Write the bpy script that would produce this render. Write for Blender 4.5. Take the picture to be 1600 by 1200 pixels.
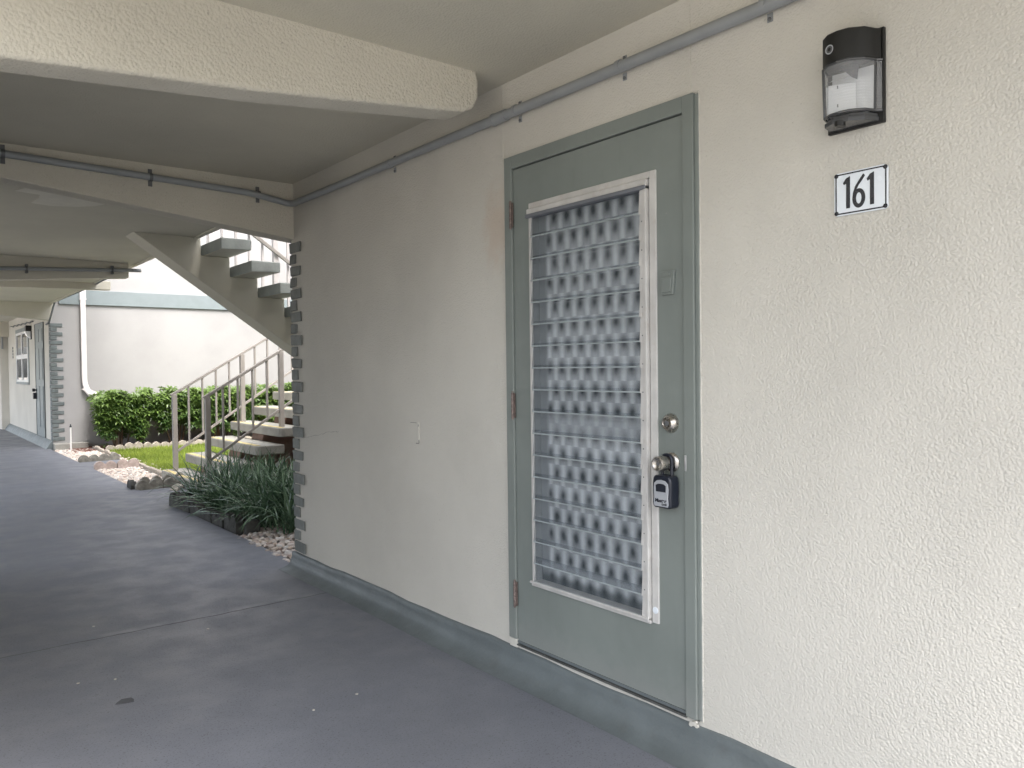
import bpy, bmesh, math, random
from mathutils import Vector, Matrix
import numpy as np

for o in list(bpy.data.objects): bpy.data.objects.remove(o)
SC = bpy.context.scene
COL = SC.collection
rnd = random.Random(11)
PI = math.pi

# ------------------------------------------------------------------ camera
cam_d = bpy.data.cameras.new('camera'); cam = bpy.data.objects.new('camera', cam_d); COL.objects.link(cam)
cam_d.sensor_width = 36.0; cam_d.lens = 36.0*1229.14/1600.0
cam_d.clip_start = 0.05; cam_d.clip_end = 900
yaw, pit, rol = math.radians(38.3125), math.radians(-1.1478), math.radians(-0.6603)
fw = Vector((math.sin(yaw)*math.cos(pit), math.cos(yaw)*math.cos(pit), math.sin(pit)))
r0 = Vector((math.cos(yaw), -math.sin(yaw), 0)); u0 = r0.cross(fw)
rt = math.cos(rol)*r0 + math.sin(rol)*u0; up = -math.sin(rol)*r0 + math.cos(rol)*u0
m3 = Matrix((rt, up, -fw)).transposed()
cam.matrix_world = Matrix.Translation((-2.1012, 0, 1.31)) @ m3.to_4x4()
SC.camera = cam
SC.render.resolution_x, SC.render.resolution_y = 1024, 768

# ------------------------------------------------------------------ light
SUN_EL, SUN_AZ = math.radians(60), math.radians(184)      # azimuth from +Y towards +X
W = bpy.data.worlds.new('World'); SC.world = W; W.use_nodes = True
wn = W.node_tree.nodes; wl = W.node_tree.links; wn.clear()
sky = wn.new('ShaderNodeTexSky'); sky.sky_type = 'NISHITA'; sky.sun_disc = False
sky.sun_elevation = SUN_EL; sky.sun_rotation = SUN_AZ
sky.air_density = 1.0; sky.dust_density = 5.0; sky.ozone_density = 1.0
bg = wn.new('ShaderNodeBackground'); bg.inputs['Strength'].default_value = 0.15
wo = wn.new('ShaderNodeOutputWorld')
hsv = wn.new('ShaderNodeHueSaturation'); hsv.inputs['Saturation'].default_value = 0.42      # overcast: paler than a clear sky
wl.new(sky.outputs[0], hsv.inputs['Color']); wl.new(hsv.outputs[0], bg.inputs[0]); wl.new(bg.outputs[0], wo.inputs[0])
sl = bpy.data.lights.new('sun', 'SUN'); sl.energy = 0.5; sl.angle = math.radians(25); sl.color = (1.0, 0.975, 0.94)
sun = bpy.data.objects.new('sun', sl); COL.objects.link(sun)
sd = Vector((math.sin(SUN_AZ)*math.cos(SUN_EL), math.cos(SUN_AZ)*math.cos(SUN_EL), math.sin(SUN_EL)))
sun.rotation_euler = sd.to_track_quat('Z', 'Y').to_euler(); sun.location = (0, 0, 30)
vs = SC.view_settings; vs.view_transform = 'Standard'; vs.look = 'None'; vs.gamma = 1; vs.use_curve_mapping = False
vs.exposure = 2.4
SC.render.engine = 'CYCLES'
SC.cycles.max_bounces = 10; SC.cycles.diffuse_bounces = 6; SC.cycles.transparent_max_bounces = 12
SC.cycles.sample_clamp_indirect = 8

# ------------------------------------------------------------------ materials
class NT:
    def __init__(s, name):
        s.m = bpy.data.materials.new(name); s.m.use_nodes = True
        s.n = s.m.node_tree.nodes; s.l = s.m.node_tree.links; s.n.clear()
        s.out = s.n.new('ShaderNodeOutputMaterial'); s._pos = None
    def new(s, t, **kw):
        n = s.n.new(t)
        for k, v in kw.items(): setattr(n, k, v)
        return n
    def put(s, sock, v):
        if isinstance(v, bpy.types.NodeSocket): s.l.new(v, sock)
        else: sock.default_value = v
    @property
    def pos(s):
        if s._pos is None: s._pos = s.new('ShaderNodeNewGeometry').outputs['Position']
        return s._pos
    def objco(s): return s.new('ShaderNodeTexCoord').outputs['Object']
    def math(s, op, a, b=0.0, c=0.0):
        n = s.new('ShaderNodeMath', operation=op)
        s.put(n.inputs[0], a); s.put(n.inputs[1], b); s.put(n.inputs[2], c); return n.outputs[0]
    def noise(s, scale, detail=3, rough=.55, dist=0, vec=None, col=False):
        n = s.new('ShaderNodeTexNoise'); s.put(n.inputs['Vector'], vec or s.pos)
        n.inputs['Scale'].default_value = scale; n.inputs['Detail'].default_value = detail
        n.inputs['Roughness'].default_value = rough; n.inputs['Distortion'].default_value = dist
        return n.outputs[1 if col else 0]
    def voro(s, scale, feature='F1', vec=None, out='Distance'):
        n = s.new('ShaderNodeTexVoronoi', feature=feature); s.put(n.inputs['Vector'], vec or s.pos)
        n.inputs['Scale'].default_value = scale; return n.outputs[out]
    def scale(s, v, sc):
        n = s.new('ShaderNodeMapping'); s.put(n.inputs['Vector'], v); n.inputs['Scale'].default_value = sc; return n.outputs[0]
    def step(s, v, a, b, lo=0.0, hi=1.0, smooth=True):
        n = s.new('ShaderNodeMapRange'); n.interpolation_type = 'SMOOTHSTEP' if smooth else 'LINEAR'
        s.put(n.inputs['Value'], v); s.put(n.inputs['From Min'], a); s.put(n.inputs['From Max'], b)
        s.put(n.inputs['To Min'], lo); s.put(n.inputs['To Max'], hi); return n.outputs[0]
    def mix(s, f, a, b, blend='MIX'):
        n = s.new('ShaderNodeMix', data_type='RGBA', blend_type=blend)
        s.put(n.inputs[0], f); s.put(n.inputs[6], a if isinstance(a, bpy.types.NodeSocket) else rgba(a))
        s.put(n.inputs[7], b if isinstance(b, bpy.types.NodeSocket) else rgba(b)); return n.outputs[2]
    def sep(s, v):
        n = s.new('ShaderNodeSeparateXYZ'); s.put(n.inputs[0], v); return n.outputs
    def comb(s, x, y, z):
        n = s.new('ShaderNodeCombineXYZ'); s.put(n.inputs[0], x); s.put(n.inputs[1], y); s.put(n.inputs[2], z); return n.outputs[0]
    def bump(s, h, strength, dist=.01, normal=None):
        n = s.new('ShaderNodeBump'); s.put(n.inputs['Height'], h); n.inputs['Strength'].default_value = strength
        n.inputs['Distance'].default_value = dist
        if normal: s.l.new(normal, n.inputs['Normal'])
        return n.outputs[0]
    def bsdf(s, color, rough=.6, spec=.5, metal=0.0, normal=None, **kw):
        b = s.new('ShaderNodeBsdfPrincipled')
        s.put(b.inputs['Base Color'], color if isinstance(color, bpy.types.NodeSocket) else rgba(color))
        s.put(b.inputs['Roughness'], rough); s.put(b.inputs['Specular IOR Level'], spec); s.put(b.inputs['Metallic'], metal)
        if normal: s.l.new(normal, b.inputs['Normal'])
        for k, v in kw.items(): s.put(b.inputs[k], v)
        s.l.new(b.outputs[0], s.out.inputs[0]); return b

def rgba(c): return tuple(c) + (1,) if len(c) == 3 else tuple(c)
def mul(c, k): return tuple(x*k for x in c)

def stucco(name, col, cell=120, strength=.55, dist=.006, stains=True, knock=True):
    t = NT(name)
    n1 = t.noise(cell, 3, .6, 0); n2 = t.noise(cell*.42, 2, .5)
    wv = t.new('ShaderNodeVectorMath', operation='MULTIPLY_ADD'); t.l.new(t.noise(cell*.5, 2, .5, col=True), wv.inputs[0]); wv.inputs[1].default_value = (.010, .010, .010); t.l.new(t.pos, wv.inputs[2])
    h = t.math('MULTIPLY', t.voro(cell, 'F1', vec=wv.outputs[0]), -.9)
    h = t.math('ADD', h, t.math('MULTIPLY', t.noise(cell*1.3, 3, .6), .9))
    h = t.math('ADD', h, t.math('MULTIPLY', n2, .6))
    h = t.math('MULTIPLY', h, t.step(t.noise(1.7, 3, .6), .3, .7, .65, 1.2))
    big = t.noise(1.1, 4, .6); mid = t.noise(7, 3, .6)
    c = t.mix(t.step(big, .3, .7), mul(col, .93), mul(col, 1.04))
    c = t.mix(t.step(mid, .62, .85, 0, .35), c, mul(col, .86))
    pit = t.step(t.noise(cell*.8, 2, .5), .70, .76, 0, .45)
    c = t.mix(pit, c, mul(col, .45))
    if stains:
        p = t.sep(t.pos)
        dy = t.math('MULTIPLY', t.math('SUBTRACT', p[1], 2.75), 7.0); dz = t.math('MULTIPLY', t.math('SUBTRACT', p[2], 1.93), 4.0)
        r = t.math('SQRT', t.math('ADD', t.math('MULTIPLY', dy, dy), t.math('MULTIPLY', dz, dz)))
        r = t.math('ADD', r, t.math('MULTIPLY', t.math('SUBTRACT', t.noise(18, 3), .5), .9))
        c = t.mix(t.step(r, .15, 1.0, .26, 0), c, (.50, .29, .17))
    t.bsdf(c, .85, .2, normal=t.bump(h, strength, dist)); return t.m

CREAM = (.585, .56, .485)
M = {}
M['stucco_wall'] = stucco('stucco_wall', (.605, .585, .53), 135, .55, .0044)
M['stucco_ceiling'] = stucco('stucco_ceiling', (.55, .525, .44), 115, .5, .004, stains=False)
M['stucco_beam'] = stucco('stucco_beam', (.59, .56, .48), 85, .65, .006, stains=False)
M['smooth_soffit'] = stucco('smooth_soffit', (.57, .545, .46), 140, .15, .003, stains=False)
M['court_wall'] = stucco('court_wall', (.345, .338, .335), 110, .2, .004, stains=False)

def simple(name, col, rough=.6, spec=.5, metal=0, var=.08, vscale=6, bump=0, bscale=60, bdist=.003, dirt=0, dirtcol=(.08, .07, .06)):
    t = NT(name)
    c = t.mix(t.step(t.noise(vscale, 4, .6), .3, .7), mul(col, 1-var), mul(col, 1+var))
    if dirt: c = t.mix(t.step(t.noise(vscale*2.3, 5, .65), .52, .8, 0, dirt), c, dirtcol)
    nrm = t.bump(t.noise(bscale, 3), bump, bdist) if bump else None
    r = t.step(t.noise(vscale*3, 2), .3, .7, max(0, rough-.06), min(1, rough+.06))
    t.bsdf(c, r, spec, metal, normal=nrm); return t.m

def door_mat():
    t = NT('door_paint'); p = t.sep(t.pos); col = (.205, .23, .215)
    c = t.mix(t.step(t.noise(2.2, 5, .6), .3, .7), mul(col, .93), mul(col, 1.06))
    st = t.noise(9, 4, .6, vec=t.scale(t.pos, (1, 3, .35)))
    c = t.mix(t.step(st, .55, .8, 0, .22), c, mul(col, .72))
    dy = t.math('MULTIPLY', t.math('SUBTRACT', p[1], 1.775), 9.0); dz = t.math('MULTIPLY', t.math('SUBTRACT', p[2], 1.0), 4.5)
    r = t.math('ADD', t.math('SQRT', t.math('ADD', t.math('MULTIPLY', dy, dy), t.math('MULTIPLY', dz, dz))), t.math('MULTIPLY', t.math('SUBTRACT', t.noise(14, 4), .5), 1.1))
    c = t.mix(t.step(r, .2, 1.2, .25, 0), c, mul(col, .55))
    low = t.math('ADD', p[2], t.math('MULTIPLY', t.math('SUBTRACT', t.noise(12, 5, .7), .5), .22))
    c = t.mix(t.step(low, .13, .28, .30, 0), c, (.30, .30, .29))
    chip = t.step(t.noise(70, 3, .6), .745, .765, 0, .6)
    c = t.mix(t.math('MULTIPLY', chip, t.step(t.noise(4, 2), .5, .6)), c, (.42, .41, .38))
    h = t.noise(60, 3, .6, vec=t.scale(t.pos, (1, 2.5, .18)))
    t.bsdf(c, t.step(t.noise(6, 3), .3, .7, .36, .5), .45, normal=t.bump(h, .12, .0015)); return t.m
M['door_paint'] = door_mat()
M['brick_paint'] = simple('brick_paint', (.17, .182, .172), .62, .35, var=.14, vscale=9, bump=.5, bscale=90, bdist=.003)
M['brick_far'] = simple('brick_far', (.135, .155, .155), .7, .3, var=.14, vscale=9, bump=.5, bscale=60, bdist=.004)
M['curb_paint'] = simple('curb_paint', (.125, .145, .150), .5, .45, var=.1, vscale=5, bump=.5, bscale=70, bdist=.004, dirt=.25)
M['pipe_paint'] = simple('pipe_paint', (.27, .285, .29), .45, .5, var=.06, bump=.05)
M['strap_metal'] = simple('strap_metal', (.13, .135, .14), .5, .5, .3)
M['white_aluminium'] = simple('white_aluminium', (.54, .53, .51), .4, .5, 0, var=.1, vscale=8, dirt=.3, dirtcol=(.36, .27, .22))
M['bare_aluminium'] = simple('bare_aluminium', (.55, .56, .58), .35, .5, .8, var=.08)
M['grey_rubber'] = simple('grey_rubber', (.16, .17, .19), .5, .4)
M['satin_nickel'] = simple('satin_nickel', (.52, .49, .45), .3, .5, 1.0, var=.08, vscale=30)
M['dark_gap'] = simple('dark_gap', (.012, .012, .012), .9, .1)
M['hinge_rust'] = simple('hinge_rust', (.19, .15, .135), .5, .5, .35, var=.3, vscale=60, dirt=.7, dirtcol=(.10, .03, .018))
M['black_plastic'] = simple('black_plastic', (.012, .015, .024), .38, .5)
M['lock_face'] = simple('lock_face', (.45, .47, .50), .35, .5, .3)
M['bronze_housing'] = simple('bronze_housing', (.014, .014, .013), .42, .45, .2)
M['plate_white'] = simple('plate_white', (.74, .79, .84), .22, .5, var=.03)
M['black_enamel'] = simple('black_enamel', (.011, .013, .02), .25, .5)
M['concrete_tread'] = simple('concrete_tread', (.34, .33, .30), .8, .25, var=.12, vscale=5, bump=.35, bscale=60, bdist=.004, dirt=.2)
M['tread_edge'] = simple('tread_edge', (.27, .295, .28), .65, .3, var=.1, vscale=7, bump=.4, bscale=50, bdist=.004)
M['tread_end_lit'] = simple('tread_end_lit', (.36, .385, .37), .7, .3, var=.12, vscale=9, bump=.5, bscale=50, bdist=.004)  # same paint as the other tread faces; light on the ends put into the colour
M['stringer_brown'] = simple('stringer_brown', (.20, .13, .10), .75, .25, var=.2, vscale=5, bump=.3)
M['yellow_strip'] = simple('yellow_strip', (.58, .48, .24), .8, .2, var=.25, vscale=14, dirt=.8, dirtcol=(.4, .38, .33))
M['rail_paint'] = simple('rail_paint', (.27, .25, .23), .45, .5, var=.06)
M['rail_hazed'] = simple('rail_hazed', (.50, .47, .46), .45, .5, var=.06)  # same rail paint, with haze and flare put into a paler colour
M['band_paint'] = simple('band_paint', (.20, .232, .24), .6, .3, var=.04)
M['white_vinyl'] = simple('white_vinyl', (.75, .75, .74), .4, .5, var=.04)
M['downspout'] = simple('downspout', (.70, .66, .65), .4, .5, var=.05)
M['far_grey'] = simple('far_grey', (.235, .265, .265), .5, .4, var=.05)
M['opposite_paint'] = simple('opposite_paint', (.36, .35, .32), .8, .2)
M['far_trim'] = simple('far_trim', (.13, .145, .145), .55, .4)
M['edging'] = simple('edging', (.21, .20, .175), .88, .2, var=.3, vscale=14, bump=.6, bscale=80, bdist=.006, dirt=.6, dirtcol=(.07, .075, .05))
M['edging_dark'] = simple('edging_dark', (.06, .06, .055), .88, .2, var=.35, vscale=12, bump=.6, bscale=80, bdist=.006, dirt=.6, dirtcol=(.018, .018, .015))
M['edging_pink'] = simple('edging_pink', (.40, .33, .30), .88, .2, var=.2, vscale=14, bump=.5, bscale=80, bdist=.006, dirt=.4, dirtcol=(.15, .11, .10))
M['edging_pale'] = simple('edging_pale', (.33, .295, .25), .88, .2, var=.2, vscale=14, bump=.5, bscale=80, bdist=.006, dirt=.4, dirtcol=(.2, .16, .13))
M['crack'] = simple('crack', (.27, .26, .24), .9, .1)
M['paint_chip'] = simple('paint_chip', (.095, .098, .106), .8, .2)
M['worn_sill'] = simple('worn_sill', (.085, .088, .085), .6, .3, 0, var=.2, vscale=20, dirt=.8, dirtcol=(.09, .08, .075))
M['soil'] = simple('soil', (.085, .055, .042), .95, .1, var=.5, vscale=25, bump=1, bscale=45, bdist=.03)
M['mulch'] = simple('mulch', (.20, .105, .085), .95, .1, var=.5, vscale=35, bump=1, bscale=60, bdist=.03)
M['ground'] = simple('ground', (.29, .275, .245), .95, .1, var=.12, vscale=3)
M['lawn_base'] = simple('lawn_base', (.10, .13, .035), .95, .1, var=.4, vscale=12)
M['stem'] = simple('stem', (.16, .12, .085), .85, .2, var=.3, vscale=20)
M['pvc'] = simple('pvc', (.80, .79, .77), .4, .5, var=.03)
M['repair'] = simple('repair', (.66, .635, .555), .85, .2, var=.05, bump=.2, bscale=90)
M['debris'] = simple('debris', (.035, .033, .03), .9, .2)
M['debris_pale'] = simple('debris_pale', (.55, .52, .47), .9, .2)
M['tile_end'] = simple('tile_end', (.33, .30, .25), .9, .2, var=.3, vscale=20, bump=.5)

def floor_mat():
    t = NT('painted_walkway'); p = t.sep(t.pos)
    col = (.165, .173, .198)
    c = t.mix(t.step(t.noise(.9, 5, .6), .3, .7), mul(col, .93), mul(col, 1.07))
    st = t.noise(3.2, 4, .6, vec=t.scale(t.pos, (.55, 2.0, 1)))
    c = t.mix(t.step(st, .5, .8, 0, .45), c, mul(col, 1.08))
    c = t.mix(t.step(t.noise(2.1, 5, .7), .58, .85, 0, .3), c, mul(col, .7))
    sp = t.noise(150, 2, .5)
    c = t.mix(t.step(sp, .60, .66, 0, .7), c, mul(col, .38))
    sp2 = t.noise(48, 2, .5)
    c = t.mix(t.step(sp2, .66, .71, 0, .5), c, mul(col, .5))
    ch = t.noise(21, 3, .6)
    c = t.mix(t.step(ch, .765, .79, 0, .7), c, (.36, .35, .34))
    # slab joint with worn pale edges
    w = t.math('SUBTRACT', t.noise(5, 4, .6), .5)
    jy = t.math('ADD', 4.30, t.math('MULTIPLY', w, .05))
    d = t.math('SUBTRACT', p[1], jy); ad = t.math('ABSOLUTE', d)
    worn = t.math('MULTIPLY', t.step(t.math('ABSOLUTE', t.math('SUBTRACT', d, .03)), .0, .06, 1, 0), t.step(t.noise(3.0, 3), .45, .62))
    c = t.mix(t.math('MULTIPLY', worn, .55), c, (.30, .30, .31))
    c = t.mix(t.step(ad, .002, .007, .85, 0), c, (.03, .032, .037))
    h = t.math('ADD', t.math('MULTIPLY', t.noise(85, 3, .6), .6), t.math('MULTIPLY', t.noise(7, 3), .04))
    h = t.math('SUBTRACT', h, t.step(ad, .002, .009, 1.5, 0))
    rough = t.step(t.noise(4, 4, .6), .3, .7, .38, .58)
    t.bsdf(c, rough, .42, normal=t.bump(h, .35, .005)); return t.m
M['floor'] = floor_mat()

def curtain_mat():
    t = NT('lace_curtain'); p = t.sep(t.pos); n = t.sep(t.noise(16, 2, col=True))
    wob = lambda k: t.math('MULTIPLY', t.math('SUBTRACT', n[k], .5), .012)
    y = t.math('ADD', p[1], wob(0)); z = t.math('ADD', p[2], wob(1))
    sidx = t.math('FLOOR', t.math('DIVIDE', t.math('SUBTRACT', p[2], .768), .0899))
    wn_ = t.new('ShaderNodeTexWhiteNoise'); wn_.noise_dimensions = '1D'; t.l.new(sidx, wn_.inputs['W']); wv = t.sep(wn_.outputs['Color'])
    y = t.math('ADD', y, t.math('MULTIPLY', t.math('SUBTRACT', wv[1], .5), .008)); z = t.math('ADD', z, t.math('MULTIPLY', t.math('SUBTRACT', wv[2], .5), .014))
    r = t.math('DIVIDE', t.math('SUBTRACT', z, 1.045), .0862)
    row = t.math('ROUND', r); tt = t.math('SUBTRACT', r, row)
    par = t.math('MULTIPLY', t.math('MODULO', t.math('ADD', row, 40), 2), .5)
    u = t.math('ADD', t.math('DIVIDE', t.math('SUBTRACT', y, 1.951), .076), par)
    du = t.math('ABSOLUTE', t.math('SUBTRACT', u, t.math('ROUND', u)))
    def gauss(x, s): return t.math('EXPONENT', t.math('MULTIPLY', -1, t.math('POWER', t.math('ABSOLUTE', t.math('DIVIDE', x, s)), 2)))
    blob = t.math('MULTIPLY', gauss(du, .25), gauss(t.math('SUBTRACT', tt, .05), .34))
    line = t.math('MULTIPLY', gauss(t.math('SUBTRACT', du, .25), .10), t.step(tt, .15, -.3))
    b = t.math('SUBTRACT', t.math('ADD', .64, t.math('MULTIPLY', gauss(t.math('SUBTRACT', du, .5), .16), .24)), t.math('ADD', t.math('MULTIPLY', blob, .60), t.math('MULTIPLY', line, .10)))
    b = t.math('ADD', b, t.math('MULTIPLY', t.math('SUBTRACT', wv[0], .5), .16))
    wash = t.math('COMPARE', sidx, 3, .2); b = t.math('ADD', t.math('MULTIPLY', b, t.math('SUBTRACT', 1, t.math('MULTIPLY', wash, .6))), t.math('MULTIPLY', wash, .30))
    b = t.math('ADD', b, t.math('MULTIPLY', t.math('SUBTRACT', t.noise(40, 3), .5), .22))
    b = t.math('ADD', b, t.math('MULTIPLY', t.math('SUBTRACT', t.noise(5, 2), .5), .25))
    edge = t.step(p[1], 2.445, 2.475)
    b = t.math('ADD', t.math('MULTIPLY', b, t.math('SUBTRACT', 1, edge)), t.math('MULTIPLY', edge, .30))
    b = t.math('MAXIMUM', b, t.step(t.math('ABSOLUTE', t.math('SUBTRACT', p[2], .49)), .0, .035, .62, 0))
    b = t.math('MULTIPLY', b, t.step(p[2], .435, .475, .18, 1))
    c = t.mix(b, (.04, .05, .056), (.90, .925, .945))
    t.bsdf(c, .9, .1); return t.m
M['curtain'] = curtain_mat()
M['slat_edge'] = simple('slat_edge', (.33, .37, .38), .3, .5)

def glass_slat():
    t = NT('obscure_glass')
    b = t.bsdf((.12, .14, .15), .25, .5, normal=t.bump(t.noise(170, 2), .3, .002))
    tr = t.new('ShaderNodeBsdfTransparent'); tr.inputs[0].default_value = (.98, .99, 1, 1)
    mx = t.new('ShaderNodeMixShader'); mx.inputs[0].default_value = .16
    t.l.new(tr.outputs[0], mx.inputs[1]); t.l.new(b.outputs[0], mx.inputs[2]); t.l.new(mx.outputs[0], t.out.inputs[0]); return t.m
M['glass_slat'] = glass_slat()
def clear_lens():
    t = NT('clear_lens')
    p = t.sep(t.pos)
    rib = t.math('SINE', t.math('MULTIPLY', p[2], 2*PI/.0075))
    b = t.bsdf((.55, .56, .57), .18, .5, normal=t.bump(rib, .35, .002))
    tr = t.new('ShaderNodeBsdfTransparent'); tr.inputs[0].default_value = (.94, .95, .96, 1)
    mx = t.new('ShaderNodeMixShader'); mx.inputs[0].default_value = .34
    t.l.new(tr.outputs[0], mx.inputs[1]); t.l.new(b.outputs[0], mx.inputs[2]); t.l.new(mx.outputs[0], t.out.inputs[0]); return t.m
M['lens'] = clear_lens()
M['smoked'] = simple('smoked', (.06, .062, .065), .15, .5)
M['reflector'] = simple('reflector', (.88, .89, .89), .3, .5, var=.02)
M['pane'] = simple('pane', (.025, .032, .045), .06, .6, var=.2, vscale=1.5)

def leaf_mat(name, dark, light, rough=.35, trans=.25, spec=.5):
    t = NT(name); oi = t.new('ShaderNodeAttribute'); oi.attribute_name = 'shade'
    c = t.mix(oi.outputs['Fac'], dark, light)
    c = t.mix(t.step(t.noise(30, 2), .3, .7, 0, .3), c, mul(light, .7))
    b = t.bsdf(c, rough, spec)
    tl = t.new('ShaderNodeBsdfTranslucent'); t.l.new(t.mix(.5, c, light), tl.inputs[0])
    mx = t.new('ShaderNodeMixShader'); mx.inputs[0].default_value = trans
    t.l.new(b.outputs[0], mx.inputs[1]); t.l.new(tl.outputs[0], mx.inputs[2]); t.l.new(mx.outputs[0], t.out.inputs[0]); return t.m
M['strap_leaf'] = leaf_mat('strap_leaf', (.04, .09, .048), (.18, .27, .165), .25, .10, .6)
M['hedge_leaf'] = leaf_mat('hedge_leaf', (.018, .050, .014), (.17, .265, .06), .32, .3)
M['grass'] = leaf_mat('grass', (.14, .20, .03), (.38, .46, .09), .6, .35, .2)

def pebble_mat():
    t = NT('pebble'); oi = t.new('ShaderNodeObjectInfo'); at = t.new('ShaderNodeAttribute'); at.attribute_name = 'shade'
    f = t.math('FRACT', t.math('ADD', oi.outputs['Random'], at.outputs['Fac']))
    cr = t.new('ShaderNodeValToRGB'); t.l.new(f, cr.inputs[0]); e = cr.color_ramp.elements
    e[0].color = (.60, .55, .50, 1); e[1].color = (.70, .66, .62, 1); e[1].position = 1
    for pz, c in ((.15, (.36, .28, .24, 1)), (.3, (.66, .61, .56, 1)), (.45, (.54, .44, .38, 1)), (.6, (.70, .67, .63, 1)), (.72, (.27, .26, .25, 1)), (.85, (.52, .42, .33, 1))):
        x = e.new(pz); x.color = c
    c = t.mix(t.step(t.noise(60, 3), .4, .7, 0, .35), cr.outputs[0], (.35, .28, .24))
    t.bsdf(c, .75, .3, normal=t.bump(t.noise(90, 3), .3, .003)); return t.m
M['pebble'] = pebble_mat()

# ------------------------------------------------------------------ object helpers
ORG = {}
def tag(o, label=None, cat=None, group=None, kind=None):
    if label: o['label'] = label
    if cat: o['category'] = cat
    if group: o['group'] = group
    if kind: o['kind'] = kind
    return o
def thing(name, label, cat, loc, group=None):
    o = bpy.data.objects.new(name, None); COL.objects.link(o); o.location = loc; o.empty_display_size = .1
    ORG[o.name] = Vector(loc); return tag(o, label, cat, group)

class MB:
    def __init__(s): s.v = []; s.f = []; s.mi = []; s.sh = []
    def add(s, vs, fs, mi=0, sh=None):
        b = len(s.v); s.v += [tuple(x) for x in vs]; s.f += [tuple(b+i for i in f) for f in fs]; s.mi += [mi]*len(fs)
        s.sh += [0.0 if sh is None else sh]*len(vs); return s
    def box(s, x0, x1, y0, y1, z0, z1, mi=0):
        v = [(x, y, z) for z in (z0, z1) for y in (y0, y1) for x in (x0, x1)]
        return s.add(v, [(0,2,3,1),(4,5,7,6),(0,1,5,4),(2,6,7,3),(0,4,6,2),(1,3,7,5)], mi)
    def prism(s, pts, axis, a, b, mi=0):
        """pts 2D polygon; axis 'x': (y,z), 'y': (x,z), 'z': (x,y)"""
        def P(p, t): return {'x': (t, p[0], p[1]), 'y': (p[0], t, p[1]), 'z': (p[0], p[1], t)}[axis]
        n = len(pts); v = [P(p, a) for p in pts] + [P(p, b) for p in pts]
        f = [tuple(range(n)), tuple(reversed(range(n, 2*n)))] + [(i, i+n, (i+1) % n + n, (i+1) % n) for i in range(n)]
        return s.add(v, f, mi)
    def tube(s, pts, r, n=10, mi=0, caps=True, squash=None):
        pts = [Vector(p) for p in pts]; rings = []; fs = []; vs = []
        rr = r if isinstance(r, (list, tuple)) else [r]*len(pts)
        a = None
        for i, p in enumerate(pts):
            d = (pts[min(i+1, len(pts)-1)] - pts[max(i-1, 0)]).normalized()
            if a is None: a = d.orthogonal().normalized()
            a = (a - d*a.dot(d)).normalized(); c = d.cross(a)
            vs += [p + (a*math.cos(2*PI*k/n) + c*math.sin(2*PI*k/n))*rr[i] for k in range(n)]
        for i in range(len(pts)-1):
            fs += [(i*n+k, i*n+(k+1) % n, (i+1)*n+(k+1) % n, (i+1)*n+k) for k in range(n)]
        if caps: fs += [tuple(reversed(range(n))), tuple(range((len(pts)-1)*n, len(pts)*n))]
        return s.add(vs, fs, mi)
    def cyl(s, p0, p1, r, n=16, mi=0): return s.tube([p0, p1], r, n, mi)
    def lathe(s, c, prof, n=24, mi=0):
        """turned round the -X axis at centre (x,y,z): prof = (depth, radius)"""
        vs = []; fs = []
        for d, r in prof: vs += [(c[0]-d, c[1]+r*math.cos(2*PI*k/n), c[2]+r*math.sin(2*PI*k/n)) for k in range(n)]
        for i in range(len(prof)-1): fs += [(i*n+k, (i+1)*n+k, (i+1)*n+(k+1) % n, i*n+(k+1) % n) for k in range(n)]
        fs += [tuple(reversed(range((len(prof)-1)*n, len(prof)*n)))]
        return s.add(vs, fs, mi)
    def beam(s, p0, p1, w, h, upv=(0, 0, 1), mi=0):
        p0, p1 = Vector(p0), Vector(p1); d = (p1-p0).normalized(); u = Vector(upv); u = (u - d*u.dot(d)).normalized(); c = d.cross(u)
        v = [p + c*(sx*w/2) + u*(sz*h/2) for p in (p0, p1) for sx, sz in ((-1,-1),(1,-1),(1,1),(-1,1))]
        return s.add(v, [(3,2,1,0),(4,5,6,7),(0,1,5,4),(1,2,6,5),(2,3,7,6),(3,0,4,7)], mi)
    def build(s, name, mat, parent=None, bevel=0, smooth=False, kind=None, label=None, seg=2, shade=False, fix=True):
        me = bpy.data.meshes.new(name)
        org = ORG[parent.name] if parent else Vector((0, 0, 0))
        if len(s.v) > 20000:
            a = np.array(s.v, dtype=float) - np.array(org); me.from_pydata(a.tolist(), [], s.f)
        else: me.from_pydata([(x-org[0], y-org[1], z-org[2]) for x, y, z in s.v], [], s.f)
        mats = mat if isinstance(mat, (list, tuple)) else [mat]
        for m in mats: me.materials.append(m)
        if len(mats) > 1: me.polygons.foreach_set('material_index', s.mi)
        if shade:
            at = me.attributes.new('shade', 'FLOAT', 'POINT'); at.data.foreach_set('value', s.sh)
        if smooth: me.polygons.foreach_set('use_smooth', [True]*len(me.polygons))
        me.update()
        if fix and len(s.f) < 4000:
            b = bmesh.new(); b.from_mesh(me); bmesh.ops.recalc_face_normals(b, faces=b.faces); b.to_mesh(me); b.free()
        o = bpy.data.objects.new(name, me); COL.objects.link(o)
        if parent: o.parent = parent
        ORG[o.name] = org
        if bevel:
            mod = o.modifiers.new('bevel', 'BEVEL'); mod.width = bevel; mod.segments = seg; mod.limit_method = 'ANGLE'; mod.angle_limit = math.radians(35)
            mod.harden_normals = False
        if kind: o['kind'] = kind
        if label: o['label'] = label
        return o
def smooth_by_angle(o, deg=40):
    me = o.data; me.polygons.foreach_set('use_smooth', [True]*len(me.polygons))
    b = bmesh.new(); b.from_mesh(me)
    for e in b.edges: e.smooth = e.calc_face_angle(0) < math.radians(deg)
    b.to_mesh(me); b.free(); return o

CZ = 2.535
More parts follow.
